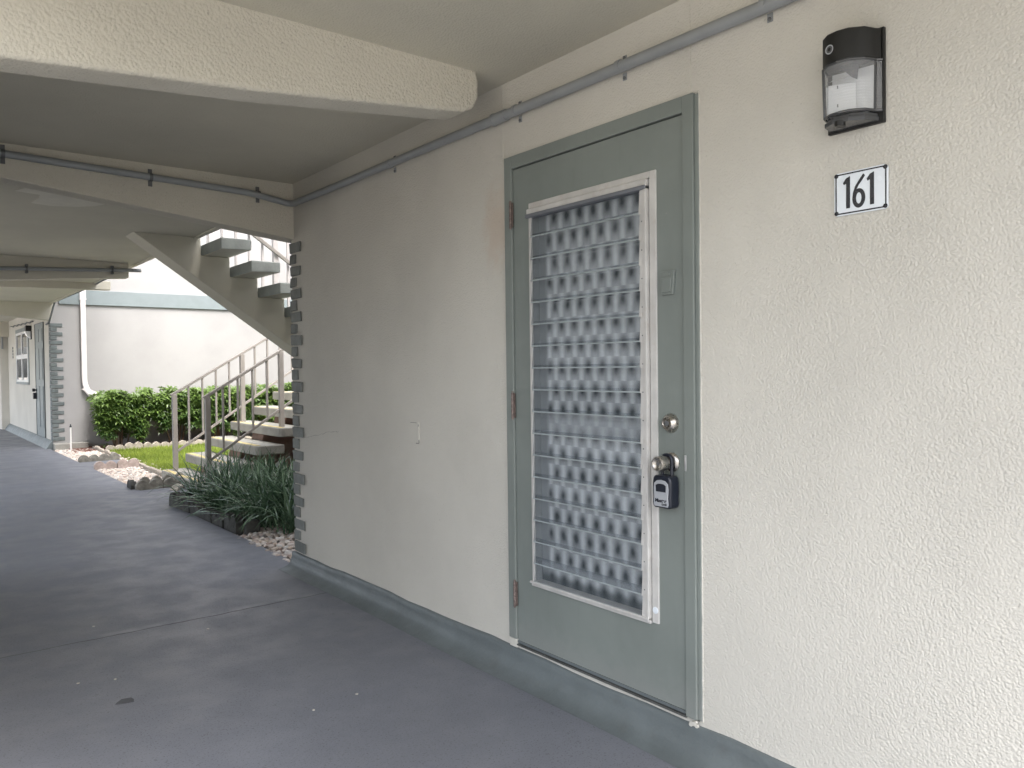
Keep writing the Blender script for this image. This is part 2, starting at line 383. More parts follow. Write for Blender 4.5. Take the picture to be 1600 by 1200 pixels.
# ================================================================== SETTING
MB().box(-250, 250, -250, 350, -.3, -.12).build('ground', M['ground'], kind='structure')
# walkway with softly waved right edge
MB().box(-3.4, .05, -3.0, 46, -.2, 0).build('walkway', M['floor'], kind='structure')
MB().box(.05, .62, 8.25, 9.45, -.2, -.006).build('path', M['floor'], kind='structure')
MB().box(.05, .60, 12.02, 13.05, -.2, -.006).build('path', M['floor'], kind='structure')
MB().box(.051, 9, 5.0, 15.73, -.2, -.045).build('courtyard_soil', M['soil'], kind='structure')
MB().box(.66, 6, 10.45, 14.75, -.19, -.015).build('lawn', M['lawn_base'], kind='structure')
MB().box(.3, 6, 14.86, 15.72, -.19, .0).build('mulch_bed', M['mulch'], kind='structure')

# ceiling slabs (near bay and the walkway beyond), with a drip strip along the open edge
MB().box(-2.4, .0, -.7, 2.7, CZ, 2.75).box(-3.4, .0, 2.7, 5.1, CZ, 2.75).box(-2.5, .13, 5.1, 46, CZ, 2.75).build('ceiling', M['stucco_ceiling'], kind='structure')
MB().box(.085, .128, 5.12, 15.7, CZ-.014, CZ-.001).build('drip_edge', M['smooth_soffit'], kind='structure')
pp = []
for i in range(34):
    a = 2*PI*i/34; k = 1 + .28*math.sin(3*a+1) + .18*math.sin(7*a) + .1*math.sin(11*a+2)
    pp.append((-.86+.50*k*math.cos(a), 5.95+.55*k*math.sin(a)))
MB().prism(pp, 'z', CZ-.003, CZ-.0005).build('ceiling_patch', M['repair'], kind='structure')
MB().box(-3.8, .5, 2.7, 15, 5.3, 5.5).build('roof', M['stucco_ceiling'], kind='structure')
MB().box(5.2, 12, 5.0, 15.73, -.2, 5.6).build('courtyard_wing', M['court_wall'], kind='structure')
# wall and storey across the walkway (left, outside the frame)
MB().box(-9, -2.4, 2.6, 6.3, -.2, 5.6).build('opposite_wall', M['opposite_paint'], kind='structure')

# ================================================================== NEAR BUILDING
bld = thing('apartment_building', 'cream stucco apartment building wall along the right of the walkway with grey brick corner', 'building', (0, 0, 0))
DY0, DY1, DZ = 1.664, 2.668, 2.2
w = MB()
w.box(0, .2, -6, DY0, -.1, 5.6); w.box(0, .2, DY1, 5.0, -.1, 5.6); w.box(0, .2, DY0, DY1, DZ, 5.6); w.box(0, .2, DY0, DY1, -.1, .118)
w.box(.2, 7, 4.8, 5.0, -.1, 5.6); w.box(.2, 7, -6, -5.8, -.1, 5.6); w.box(6.8, 7, -5.8, 4.8, -.1, 5.6); w.box(0.2, 6.8, -5.8, 4.8, 5.4, 5.6)
w.build('wall', M['stucco_wall'], bld)
# hidden dark room so nothing shines through the louvres
MB().box(.2, 1.2, 1.3, 3.0, 2.3, 2.35).box(.2, 1.2, 1.3, 3.0, 0, .05).box(1.2, 1.25, 1.3, 3.0, 0, 2.35).box(.2, 1.2, 1.25, 1.3, 0, 2.35).box(.2, 1.2, 3.0, 3.05, 0, 2.35).build('room', M['dark_gap'], bld)
# painted cove curb at the foot of the wall
prof = [(.0, .0), (-.115, .001), (-.075, .006), (-.045, .018), (-.025, .04), (-.016, .075), (-.014, .098), (-.008, .104), (.0, .105)]
c = MB(); N = 60; yy = [-6 + (11.03)*i/N for i in range(N+1)]; vs = []; fs = []
for y in yy:
    dz = .004*math.sin(y*5.1)+.003*math.sin(y*13.7); dx = .004*math.sin(y*3.3+1)
    vs += [(px + (dx if px < 0 else 0), y, pz + (dz if pz > .02 else 0)) for px, pz in prof]
n = len(prof)
for i in range(N): fs += [(i*n+k, i*n+k+1, (i+1)*n+k+1, (i+1)*n+k) for k in range(n-1)]
fs += [tuple(range(N*n, N*n+n))]
c.add(vs, fs); c.box(-.014, .6, 5.001, 5.03, -.1, .098)
smooth_by_angle(c.build('base_curb', M['curb_paint'], bld), 50)
# quoin bricks up the corner, alternating long and short, wrapped onto the courtyard face
def quoin_mesh(ln, lx, h):
    m = MB(); m.prism([(-.011, -ln), (.0, -ln), (.0, .0), (lx, .0), (lx, .011), (-.002, .012), (-.010, .006)], 'z', -h/2, h/2); return m
qm = {}
for key, ln, lx in (('a', .155, .085), ('b', .083, .16)):
    for j in range(3):
        o = quoin_mesh(ln*(1+.05*(j-1)), lx, .0625+.002*(j-1)).build('brick', M['brick_paint'], bld, bevel=.005, seg=2)
        me = o.data
        for v in me.vertices:
            v.co.x += rnd.uniform(-.003, .003) if v.co.x < .001 else 0; v.co.z += rnd.uniform(-.0025, .0025); v.co.y += rnd.uniform(-.004, .004)
        qm[key+str(j)] = o
used = set()
for k in range(27):
    key = ('a' if k % 2 == 0 else 'b') + str(rnd.randrange(3))
    src = qm[key]
    if key in used: o = src.copy(); COL.objects.link(o)
    else: o = src; used.add(key)
    o.location = (-.0005, 5.0+rnd.uniform(-.004, .003), .147+.0757*k+rnd.uniform(-.002, .002))
    o.rotation_euler = (rnd.uniform(-.02, .02), 0, 0)
for k, o in qm.items():
    if k not in used: bpy.data.objects.remove(o)
# painted-over outlet cover, hairline crack, vertical joints
oc = MB().box(-.005, .0, 3.42, 3.517, .932, 1.039).build('outlet_cover', M['stucco_wall'], bld, bevel=.0015)
MB().box(-.0056, -.0049, 3.419, 3.448, .931, .936).box(-.0056, -.0049, 3.417, 3.423, .936, .952).box(-.0056, -.0049, 3.42, 3.425, 1.02, 1.03).box(-.0056, -.0049, 3.44, 3.50, 1.036, 1.039).build('chipped_edge', M['crack'], oc, kind='stuff')
ck = MB(); pts = []; z = .872
for i in range(26):
    y = 4.9 - .57*i/25; z += rnd.uniform(-.004, .0085); pts.append((y, z))
for (a, b), (c2, d2) in zip(pts[:-1], pts[1:]):
    t = .0005+rnd.random()*.0008
    ck.add([(-.0012, a, b-t), (-.0012, c2, d2-t), (-.0012, c2, d2+t), (-.0012, a, b+t)], [(0, 1, 2, 3)])
ck.build('crack', M['crack'], bld)
jt = MB()
for y, z0, z1 in ((2.705, 2.20, 2.53), (1.69, 2.212, 2.53)): MB().box(-.0022, .001, y-.004, y+.004, z0, z1).build('plaster_joint', M['stucco_wall'], bld, bevel=.001)

# ================================================================== BEAMS
def beam(label, pts, y0, y1, mat=M['stucco_beam'], bev=.014):
    # polygon with intermediate points so the edge can waver
    b = MB(); b.prism(pts, 'y', y0, y1)
    o = b.build('concrete_beam', mat, bevel=bev, seg=3)
    return tag(o, label, 'beam', 'tapered concrete beams under the walkway ceiling')
beam('nearest thick stuccoed concrete beam with rounded free end, at top left', [(-3.45, CZ+.03), (-3.45, 2.05), (-1.84, 2.208), (-1.1, 2.266), (-.33, 2.348), (-.235, 2.362), (-.19, 2.385), (-.165, 2.43), (-.163, 2.50), (-.18, CZ+.03)], 2.651, 2.80)
beam('dark concrete beam at the brick wall corner carrying a grey pipe', [(-3.4, CZ+.03), (-3.4, 2.50), (-1.62, 2.352), (-.55, 2.235), (.0, 2.172), (.129, 2.165), (.129, CZ+.03)], 4.955, 5.10, bev=.006)
beam('third beam from the front, behind the stair stringer, with pipe across it', [(-3.4, CZ+.03), (-3.4, 2.10), (-1.2, 2.278), (.02, 2.373), (.02, CZ+.03)], 9.587, 9.735, bev=.006)
beam('fourth beam just beyond the beam carrying the far pipe', [(-3.4, CZ+.03), (-3.4, 2.26), (-.98, 2.422), (.30, 2.45), (.30, CZ+.03)], 11.9, 12.05, bev=.006)
beam('farthest beam with sloped end resting on the far brick corner', [(-3.4, CZ+.03), (-3.4, 2.42), (-.63, 2.29), (.03, 2.232), (.10, 2.232), (.17, CZ+.03)], 15.60, 15.76, bev=.006)

# ================================================================== PIPES
def arc_path(pts, rad, n=6):
    out = [Vector(pts[0])]
    for i in range(1, len(pts)-1):
        p = Vector(pts[i]); a = (Vector(pts[i-1])-p).normalized(); b = (Vector(pts[i+1])-p).normalized()
        for k in range(n+1):
            t = k/n; q = (1-t)**2*(p+a*rad) + 2*t*(1-t)*p + t*t*(p+b*rad); out.append(q)
    out.append(Vector(pts[-1])); return out
pipe = thing('conduit_pipe', 'grey painted conduit pipe clamped along the wall above the door and round onto the beam', 'pipe', (0, 2.6, 2.385))
path = arc_path([(-.028, -2.5, 2.385), (-.028, 1.38, 2.382), (-.028, 3.0, 2.386), (-.028, 4.2, 2.388), (-.03, 4.915, 2.392), (-.30, 4.93, 2.436), (-1.62, 4.934, 2.474), (-3.3, 4.934, 2.50)], .06)
smooth_by_angle(MB().tube(path, .0205, 14).build('tube', M['pipe_paint'], pipe), 50)
cp = MB()
cp.tube([(-.028, 2.735, 2.385), (-.028, 2.64, 2.385)], .0245, 16).tube([(-.028, 2.735, 2.385), (-.028, 2.722, 2.385)], .0265, 16)
smooth_by_angle(cp.build('coupling', M['pipe_paint'], pipe), 50)
def strap_wall(y, z=2.385):
    s = MB(); s.tube([(-.028, y-.009, z), (-.028, y+.009, z)], .0232, 14)
    s.box(-.004, -.0005, y-.009, y+.009, z-.044, z-.018).box(-.004, -.0005, y-.009, y+.009, z+.018, z+.044)
    o = s.build('strap', [M['pipe_paint']], pipe)
    b = MB().lathe((-.004, y, z-.036), [(0, .006), (.004, .006), (.006, .003)], 8).lathe((-.004, y, z+.036), [(0, .006), (.004, .006), (.006, .003)], 8)
    b.build('screw', M['strap_metal'], o, kind='stuff')
for y in (3.624, 2.579, 1.98, 1.384, .6): strap_wall(y, 2.386)
def strap_beam(x, z):
    s = MB(); s.tube([(x-.009, 4.934, z), (x+.009, 4.934, z)], .0235, 14)
    s.box(x-.011, x+.011, 4.947, 4.954, z-.05, z-.018).box(x-.011, x+.011, 4.947, 4.954, z+.018, z+.05)
    s.build('strap', M['strap_metal'], pipe)
for x, z in ((-1.61, 2.474), (-.88, 2.452), (-.24, 2.434)): strap_beam(x, z)
fp = thing('conduit_pipe', 'thin grey pipe clamped across the pale third beam above the stairs', 'pipe', (-1, 9.55, 2.41))
smooth_by_angle(MB().tube([(-3.2, 9.557, 2.26), (-1.2, 9.557, 2.392), (0, 9.557, 2.452), (.14, 9.557, 2.458)], .021, 10).build('tube', M['pipe_paint'], fp), 50)
for x, z in ((-.965, 2.404), (-.155, 2.444)):
    MB().box(x-.012, x+.012, 9.53, 9.586, z-.045, z-.02).box(x-.012, x+.012, 9.53, 9.586, z+.02, z+.045).tube([(x-.01, 9.557, z), (x+.01, 9.557, z)], .024, 10).build('strap', M['strap_metal'], fp)
dp = thing('conduit_pipe', 'dark cable conduit running along the ceiling edge and down to the far brick corner', 'pipe', (.12, 14, 2.5))
smooth_by_angle(MB().tube(arc_path([(.10, 11.0, 2.525), (.135, 12.6, 2.525), (.135, 15.45, 2.54), (.06, 15.52, 2.2), (.065, 15.9, 2.17)], .12), .016, 8).build('tube', M['far_trim'], dp), 50)
wp = thing('conduit_pipe', 'slim wavy conduit along the top of the far wall over the window', 'pipe', (.06, 19, 2.3))
pts = [(.075, 17.6+i*.22, 2.315+.018*math.sin(i*2.1)+.004*i) for i in range(17)]
smooth_by_angle(MB().tube(pts, .012, 6).build('tube', M['far_trim'], wp), 50)
lp = thing('conduit_pipe', 'grey conduit bending down at the far end of the walkway', 'pipe', (-.08, 21.9, 2.4))
smooth_by_angle(MB().tube(arc_path([(-.6, 21.93, 2.42), (-.02, 21.93, 2.42), (-.02, 21.93, 1.9)], .16), .02, 8).build('tube', M['pipe_paint'], lp), 50)

# ================================================================== ENTRY DOOR
door = thing('entry_door', 'grey green painted front door with frosted louvred glass panel below the grey pipe', 'door', (0, 2.17, .12))
fr = MB()
fr.box(-.014, .07, 2.632, 2.682, .145, 2.21); fr.box(-.014, .07, 1.6685, 1.7145, .125, 2.21); fr.box(-.014, .07, 1.7145, 2.632, 2.1555, 2.21)
fr.box(-.006, .07, 1.652, 1.6685, .125, 2.206)
fr.build('door_frame', M['door_paint'], door, bevel=.003)
MB().box(.044, .07, 1.7145, 2.632, .118, 2.1555).build('door_stop', M['dark_gap'], door)
th = MB().box(-.012, .06, 1.7145, 2.632, .1185, .126).build('threshold', M['worn_sill'], door, bevel=.002)
OY0, OY1, OZ0, OZ1 = 1.866, 2.512, .415, 1.985
lf = MB(); X0, X1 = -.006, .038
lf.box(X0, X1, 1.719, OY0, .131, 2.150); lf.box(X0, X1, OY1, 2.628, .131, 2.150); lf.box(X0, X1, OY0, OY1, .131, OZ0); lf.box(X0, X1, OY0, OY1, OZ1, 2.150)
leaf = lf.build('door_leaf', M['door_paint'], door)
MB().box(-.010, -.0065, 1.722, 2.626, .131, .142).build('bottom_sweep', M['curb_paint'], leaf)
MB().box(-.010, .05, 2.633, 2.684, .106, .143).build('plaster_patch', M['stucco_wall'], bld, bevel=.004)
cp_ = MB()
for i in range(6):
    y0, z0 = 1.655+rnd.random()*.055, .104+rnd.random()*.016; n = 6
    cp_.prism([(y0+.009*math.cos(2*PI*k/n)*rnd.uniform(.5, 1.2), z0+.007*math.sin(2*PI*k/n)*rnd.uniform(.5, 1.2)) for k in range(n)], 'x', -.0175-rnd.random()*.002, -.010)
cp_.build('chipped_plaster', M['stucco_wall'], bld, kind='stuff')
ck2 = [(-.001, 1.6512+.0006*math.sin(i*1.7)+rnd.uniform(-.0005, .0005), .12+2.09*i/60) for i in range(61)]
smooth_by_angle(MB().tube(ck2, [.0018+.0012*rnd.random() for _ in ck2], 6).build('caulk_line', M['stucco_wall'], bld), 60)
ck3 = [(-.001, 1.652+1.03*i/30, 2.2115+.0015*math.sin(i*2.3)) for i in range(31)]
smooth_by_angle(MB().tube(ck3, [.0015+.001*rnd.random() for _ in ck3], 6).build('caulk_line', M['stucco_wall'], bld), 60)
# louvred window in the leaf
jw = MB()
jw.box(-.012, .03, 1.832, 1.862, .408, 1.992)                                   # flat flange, right
jw.box(-.026, .03, 1.866, 1.878, .41, 1.95); jw.box(-.021, .03, 1.878, 1.900, .41, 1.94)
jw.box(-.014, -.004, 2.5045, 2.520, .41, 1.97)                                      # left jamb
jw.box(-.012, .03, 1.862, 2.522, 1.968, 1.992); jw.box(-.022, .03, 1.866, 2.524, 1.945, 1.966)
jw.box(-.018, .03, 1.866, 2.520, .402, .414); jw.box(-.027, .03, 1.866, 2.522, .415, .424)
win = jw.build('jalousie_window', M['white_aluminium'], door, bevel=.0025)
MB().box(-.030, .01, 1.866, 2.526, 1.929, 1.944).build('rain_lip', M['grey_rubber'], win, bevel=.003)
MB().box(-.0035, .0295, 2.5045, 2.520, .41, 1.97).build('jamb_side', M['pipe_paint'], win)
rv = MB()
for k in range(14): rv.lathe((-.021, 1.889, .52+k*.1), [(0, .0028), (.001, .002)], 8)
rv.build('rivet', M['far_trim'], win)
MB().lathe((-.012, 1.846, .455), [(0, .012), (.002, .012), (.003, .006)], 14).build('cap', M['plate_white'], win)
sm = MB(); v = []; zt, zb = .0945, -.0095
sm.prism([(-.021, zb), (-.0165, zb), (-.0055, zt), (-.010, zt)], 'y', 1.9015, 2.5005)
slat0 = sm.build('louver_slat', M['glass_slat'], win); wz = ORG[win.name]
edge0 = MB().prism([(-.0224, zb-.001), (-.0165, zb-.001), (-.0165, zb-.0002), (-.0220, zb+.0040)], 'y', 1.9015, 2.5005).build('slat_edge', M['slat_edge'], win)
clip0 = MB().prism([(-.0235, zb-.002), (-.0165, zb-.002), (-.010, zb+.086), (-.0165, zb+.086)], 'y', 1.8925, 1.9012).prism([(-.0235, zb-.002), (-.0165, zb-.002), (-.010, zb+.086), (-.0165, zb+.086)], 'y', 2.5008, 2.5042).build('slat_clip', M['white_aluminium'], win)
for k in range(17):
    zz = 1.8575 - .0899*k
    if k == 16: zz = .431
    for src in (slat0, edge0, clip0):
        o = src if k == 0 else src.copy()
        if k: COL.objects.link(o)
        o.location = (rnd.uniform(-.0008, .0008), 0, zz)
MB().box(.0300, .0315, 1.862, 2.516, .41, 1.99).build('curtain', M['curtain'], door)
# hinges
hg = []
for zc in (1.960, 1.151, .343):
    h = MB()
    for j in range(5):
        h.cyl((-.019, 2.633, zc-.055+j*.0222), (-.019, 2.633, zc-.055+j*.0222+.0205), .0062, 12)
    h.cyl((-.019, 2.633, zc+.056), (-.019, 2.633, zc+.060), .0045, 10); h.cyl((-.019, 2.633, zc-.060), (-.019, 2.633, zc-.055), .0045, 10)
    h.box(-.015, -.0135, 2.620, 2.645, zc-.052, zc+.052)
    smooth_by_angle(h.build('hinge', M['hinge_rust'], door), 40)
# deadbolt and knob
db = MB().lathe((-.006, 1.774, 1.116), [(0, .0335), (.004, .0335), (.018, .027), (.024, .0225), (.026, .021), (.0262, .017), (.0245, .016), (.0245, .010)], 32)
dbo = smooth_by_angle(db.build('deadbolt', M['satin_nickel'], door), 30)
MB().lathe((-.0305, 1.774, 1.116), [(0, .0095), (.0015, .009), (.0016, .001)], 18).box(-.0325, -.0318, 1.7732, 1.7748, 1.110, 1.121).build('keyway', M['strap_metal'], dbo)
kb = MB().lathe((-.006, 1.772, .982), [(0, .0335), (.005, .0335), (.009, .030), (.012, .022), (.013, .0135), (.034, .0130), (.036, .017), (.040, .0235), (.052, .0262), (.074, .0252), (.078, .0235), (.0785, .020), (.074, .012), (.073, .008)], 32)
kbo = smooth_by_angle(kb.build('door_knob', M['satin_nickel'], door), 35)
MB().lathe((-.079, 1.772, .982), [(-.001, .0065), (.001, .006), (.0012, .001)], 14).build('keyway', M['strap_metal'], kbo)
MB().box(-.016, -.0143, 1.703, 1.711, .958, 1.012).build('strike_plate', M['bare_aluminium'], door, bevel=.001)
# painted-over knocker / viewer plate
kn = MB()
kn.prism([(1.806, 1.555), (1.757, 1.555), (1.748, 1.636), (1.812, 1.636)], 'x', -.016, -.006)
ko = kn.build('door_knocker', M['door_paint'], door, bevel=.002)
MB().prism([(1.799, 1.563), (1.763, 1.563), (1.757, 1.612), (1.804, 1.612)], 'x', -.021, -.0165).box(-.020, -.0165, 1.766, 1.795, 1.620, 1.629).build('knocker_flap', M['door_paint'], ko, bevel=.002)
# ------------------------------------------------------------------ lockbox
lb = thing('lockbox', 'black key lockbox with silver face hanging from the door knob', 'lockbox', (-.04, 1.775, .885))
yc = 1.776
def rr(y0, y1, z0, z1, r, n=5, top=None):
    out = []
    for cx, cz, a0 in ((y1-r, z1-r, 0), (y0+r, z1-r, 90), (y0+r, z0+r, 180), (y1-r, z0+r, 270)):
        out += [(cx+r*math.cos(math.radians(a0+90*k/n)), cz+r*math.sin(math.radians(a0+90*k/n))) for k in range(n+1)]
    return out
def shape(s):   # body outline: shoulders narrower at the top
    return [(yc+a*s, .885+b*s) for a, b in ((-.030, .055), (.030, .055), (.037, .047), (.0405, .03), (.041, .0), (.039, -.02), (.041, -.04), (.038, -.052), (.030, -.056), (-.030, -.056), (-.038, -.052), (-.041, -.04), (-.039, -.02), (-.041, 0), (-.0405, .03), (-.037, .047))]
smooth_by_angle(MB().prism(shape(1), 'x', -.058, -.012).build('body', M['black_plastic'], lb, bevel=.006, seg=3), 50)
face = MB().prism([(yc+a, .885+b) for a, b in ((-.029, -.050), (.029, -.050), (.032, -.042), (.030, -.02), (.032, .01), (.030, .028), (.018, .038), (0, .041), (-.018, .038), (-.030, .028), (-.032, .01), (-.030, -.02), (-.032, -.042))], 'x', -.0605, -.0575).build('faceplate', M['lock_face'], lb, bevel=.001)
MB().prism([(yc+a, .885+b) for a, b in ((-.021, 0), (.021, 0), (.022, .022), (.012, .027), (0, .028), (-.012, .027), (-.022, .022))], 'x', -.0616, -.0606).build('shutter', M['black_plastic'], face)
sk = MB().tube(arc_path([(-.028, yc-.021, .93), (-.028, yc-.021, 1.008), (-.028, yc+.021, 1.008), (-.028, yc+.021, .93)], .02, 8), .0062, 10)
smooth_by_angle(sk.build('shackle', M['black_plastic'], lb), 50)
def text_mesh(txt, size, shear=0, xs=1.0, bold=0):
    cu = bpy.data.curves.new('t', 'FONT'); cu.body = txt; cu.size = size; cu.shear = shear; cu.extrude = .0002; cu.offset = bold; cu.align_x = 'CENTER'
    o = bpy.data.objects.new('t', cu); COL.objects.link(o); bpy.context.view_layer.update()
    me = bpy.data.meshes.new_from_object(o); bpy.data.objects.remove(o)
    vs = [(v.co.x*xs, v.co.y, v.co.z) for v in me.vertices]; fs = [tuple(p.vertices) for p in me.polygons]; return vs, fs
for txt, sz, dy, zz, nm in (('Master', .017, .002, .850, 'lettering'), ('Lock', .0105, -.014, .8405, 'lettering')):
    vs, fs = text_mesh(txt, sz, .2, 1.05, .0006)
    MB().add([(-.0608-z, yc+dy-x, zz+y) for x, y, z in vs], fs).build(nm, M['black_enamel'], face, fix=False)

# ================================================================== WALL LIGHT
LY, LX = 1.12, 0
wl_ = thing('wall_light', 'dark bronze wall pack light with clear ribbed lens on the wall above the number sign', 'wall light', (0, LY, 2.08))
def plan(s=1.0, d=1.0): return [(-.002, LY-.082), (-.018*d, LY-.074*s), (-.058*d, LY-.062*s), (-.088*d, LY-.030*s), (-.094*d, LY), (-.088*d, LY+.030*s), (-.064*d, LY+.056*s), (-.018*d, LY+.067*s), (-.002, LY+.072)]
bp = MB().box(-.013, -.0005, LY-.086, LY+.074, 1.955, 2.207).build('back_plate', M['bronze_housing'], wl_, bevel=.002)
hs = MB().prism([(x-.013, y) for x, y in plan(1.0, .9)], 'z', 2.122, 2.203)
smooth_by_angle(hs.build('housing', M['bronze_housing'], wl_, bevel=.004, seg=3), 35)
pc = MB().prism([(0, 0)], 'x', 0, 0) if False else None
ph = MB()
ctr = Vector((-.0905, LY+.022, 2.160)); nrm = Vector((-1, .12, 0)).normalized()
tA = Vector((0, 0, 1)); tB = nrm.cross(tA)
def disc(mb, ctr, r0, r1, d, n=20):
    vs = [ctr + (tA*math.cos(2*PI*k/n)+tB*math.sin(2*PI*k/n))*r + nrm*dd for r, dd in ((r0, 0), (r0, d), (r1, d), (r1, d*.3)) for k in range(n)]
    fs = [(i*n+k, i*n+(k+1) % n, (i+1)*n+(k+1) % n, (i+1)*n+k) for i in range(3) for k in range(n)]
    mb.add(vs, fs+[tuple(range(3*n, 4*n))])
disc(ph, ctr, .0125, .0095, .004)
ph.build('photocell_ring', M['lock_face'], wl_)
ph2 = MB(); disc(ph2, ctr+nrm*.001, .0085, .005, .0035); ph2.build('photocell', M['strap_metal'], wl_)
# lens: open-backed shell, narrower at foot
ln = MB(); A = [(x-.013, y) for x, y in plan(.97, .88)]; B = [(x-.013, y) for x, y in plan(.95, .80)]
n = len(A); vs = [(x, y, 2.1215) for x, y in A] + [(x, y, 1.985) for x, y in B]
ln.add(vs, [(i, i+1, i+1+n, i+n) for i in range(n-1)])
ln.add([(x, y, 1.985) for x, y in B], [tuple(range(n))])
smooth_by_angle(ln.build('lens', M['lens'], wl_, fix=False), 30)
rim = MB()
def loop(pts, z, r): rim.tube([(x, y, z) for x, y in pts], r, 6)
loop(A, 2.119, .004); loop(B, 1.986, .004)
rim.tube([(-.0693, LY+.054, 2.119), (-.064, LY+.053, 1.986)], .0045, 6).tube([(-.03, LY-.072, 2.119), (-.03, LY-.070, 1.986)], .0035, 6)
rim.build('lens_frame', M['smoked'], wl_)
lip = MB().prism([(-.013, LY-.074), (-.06, LY-.058), (-.085, LY-.025), (-.088, LY+.02), (-.068, LY+.052), (-.013, LY+.066)], 'z', 1.960, 1.972)
lip.prism([(-.013, LY-.070), (-.055, LY-.054), (-.076, LY-.025), (-.078, LY+.02), (-.060, LY+.048), (-.013, LY+.062)], 'z', 1.9725, 1.982)
lip.build('bottom_lip', M['smoked'], wl_, bevel=.002)
MB().tube([(-.080, LY+.0, 1.950), (-.080, LY+.0, 1.964)], .014, 16).build('knockout', M['bronze_housing'], wl_)
rf = MB()
rf.add([(-.016, LY-.064, 2.112), (-.016, LY-.064, 1.99), (-.030, LY+.050, 1.99), (-.030, LY+.050, 2.112)], [(0, 1, 2, 3)])
rf.add([(-.030, LY-.055, 2.098), (-.030, LY+.050, 2.098), (-.076, LY+.036, 2.078), (-.082, LY-.02, 2.078)], [(0, 1, 2, 3)])
rf.add([(-.018, LY-.060, 1.992), (-.03, LY+.050, 1.992), (-.07, LY+.046, 1.991), (-.08, LY-.02, 1.991), (-.06, LY-.052, 1.991)], [(0, 1, 2, 3, 4)])
rf.add([(-.031, LY+.050, 2.08), (-.031, LY+.050, 1.992), (-.066, LY+.046, 1.992), (-.070, LY+.046, 2.07)], [(0, 1, 2, 3)])
rf.add([(-.034, LY-.02, 2.075), (-.034, LY-.02, 1.995), (-.062, LY+.044, 1.995), (-.062, LY+.044, 2.075)], [(0, 1, 2, 3)])
rf.build('reflector', M['reflector'], wl_, fix=False)
MB().prism([(LY-.035, 2.113), (LY+.005, 2.113), (LY-.030, 2.075)], 'x', -.075, -.045).build('lamp_mount', M['black_plastic'], wl_)
for z in (2.062, 2.012): MB().box(-.069, -.067, LY+.012, LY+.015, z-.004, z+.004).build('reflector_slot', M['strap_metal'], wl_)

# ================================================================== NUMBER SIGN
ns = thing('number_sign', 'white enamel house number sign reading 161 below the wall light', 'sign', (0, 1.10, 1.785))
PY1, PW, PZ1, PH = 1.179, .152, 1.8445, .1195
def U(f): return PY1 - f*PW
def V(f): return PZ1 - f*PH
MB().prism(rr(U(1), U(0), V(1), V(0), .010), 'x', -.006, -.0015).build('plate', M['plate_white'], ns, bevel=.001)
bd = MB(); o_ = rr(U(.975), U(.025), V(.97), V(.03), .008); i_ = rr(U(.950), U(.050), V(.938), V(.062), .0065); n = len(o_)
bd.add([(-.0066, y, z) for y, z in o_+i_] , [(k, (k+1) % n, (k+1) % n+n, k+n) for k in range(n)]); bd.build('border_line', M['black_enamel'], ns)
for fu, fv in ((.045, .065), (.955, .065), (.045, .935), (.955, .935)):
    MB().lathe((-.0062, U(fu), V(fv)), [(0, .0062), (.001, .006), (.0018, .003)], 14).build('screw', M['black_enamel'], ns)
def digit(name, polys):
    m = MB()
    for p in polys: m.add([(-.0068, U(a), V(b)) for a, b in p], [tuple(range(len(p)))])
    m.build('digit', M['black_enamel'], ns)
def one(x0, x1, t, b, fl): return [[(x0, t+.035), (x1, t), (x1, b), (x0, b)], [(x0, t+.035), (x0, t+.16), (fl+.018, t+.185), (fl, t+.135)]]
digit('d', one(.232, .308, .115, .850, .172)); digit('d', one(.677, .754, .118, .850, .618))
cx, cy = .472, .655; ring = []
N = 28; m6 = MB()
oo = [(cx+.122*math.cos(2*PI*k/N), cy+.222*math.sin(2*PI*k/N)) for k in range(N)]; ii = [(cx+.050*math.cos(2*PI*k/N), cy+.128*math.sin(2*PI*k/N)) for k in range(N)]
m6.add([(-.0068, U(a), V(b)) for a, b in oo+ii], [(k, (k+1) % N, (k+1) % N+N, k+N) for k in range(N)])
st6 = [(.352, .63), (.362, .52), (.40, .38), (.47, .25), (.555, .115), (.590, .165), (.53, .27), (.47, .36), (.425, .46), (.415, .56), (.412, .63)]
m6.add([(-.00683, U(a), V(b)) for a, b in st6], [tuple(range(len(st6)))])
m6.build('digit', M['black_enamel'], ns)

# ================================================================== STAIRS
def tread_mesh(x0, x1, y0, y1, z1, th=.10):
    m = MB(); m.box(x0, x1, y0, y1, z1-th, z1); return m
uf = thing('stair_flight', 'upper concrete stair flight with open treads and sloping stringer under the ceiling edge', 'staircase', (.9, 7.57, 0))
# stringer: stepped top, sloping soffit
top = []
for k in range(8):
    xb = .172+.262*k; z = 2.475-.18*k-.10
    top += [(xb-.02, z), (xb+.242, z)]
poly = [(-.445, CZ+.02), (.152, CZ+.02)] + top + [(2.26, 1.0), (2.26, .668)]
MB().prism(poly, 'y', 7.42, 7.72).build('stringer', M['smooth_soffit'], uf, bevel=.008)
for k in range(7):
    xb = .172+.262*k; z = 2.475-.18*k
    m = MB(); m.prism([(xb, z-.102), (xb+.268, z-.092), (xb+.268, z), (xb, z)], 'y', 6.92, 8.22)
    t = m.build('tread', [M['tread_edge'], M['smooth_soffit'], M['tread_end_lit']], uf, bevel=.008)
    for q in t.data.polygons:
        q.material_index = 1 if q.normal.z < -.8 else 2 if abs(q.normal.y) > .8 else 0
    MB().box(xb+.004, xb+.262, 6.93, 8.21, z-.1135, z-.1125).build('tread_soffit', M['smooth_soffit'], uf) if False else None
lf2 = thing('stair_flight', 'lower concrete stair flight rising from the path behind the strap leaved plant', 'staircase', (1.3, 9.5, 0))
poly = [(.9, -.1), (1.25, -.1), (2.6, 1.05-.28), (2.6, 1.22)]
tops = [.10+.1865*k for k in range(7)]
sp = [(.78, -.1), (.78, tops[1]-.10)]
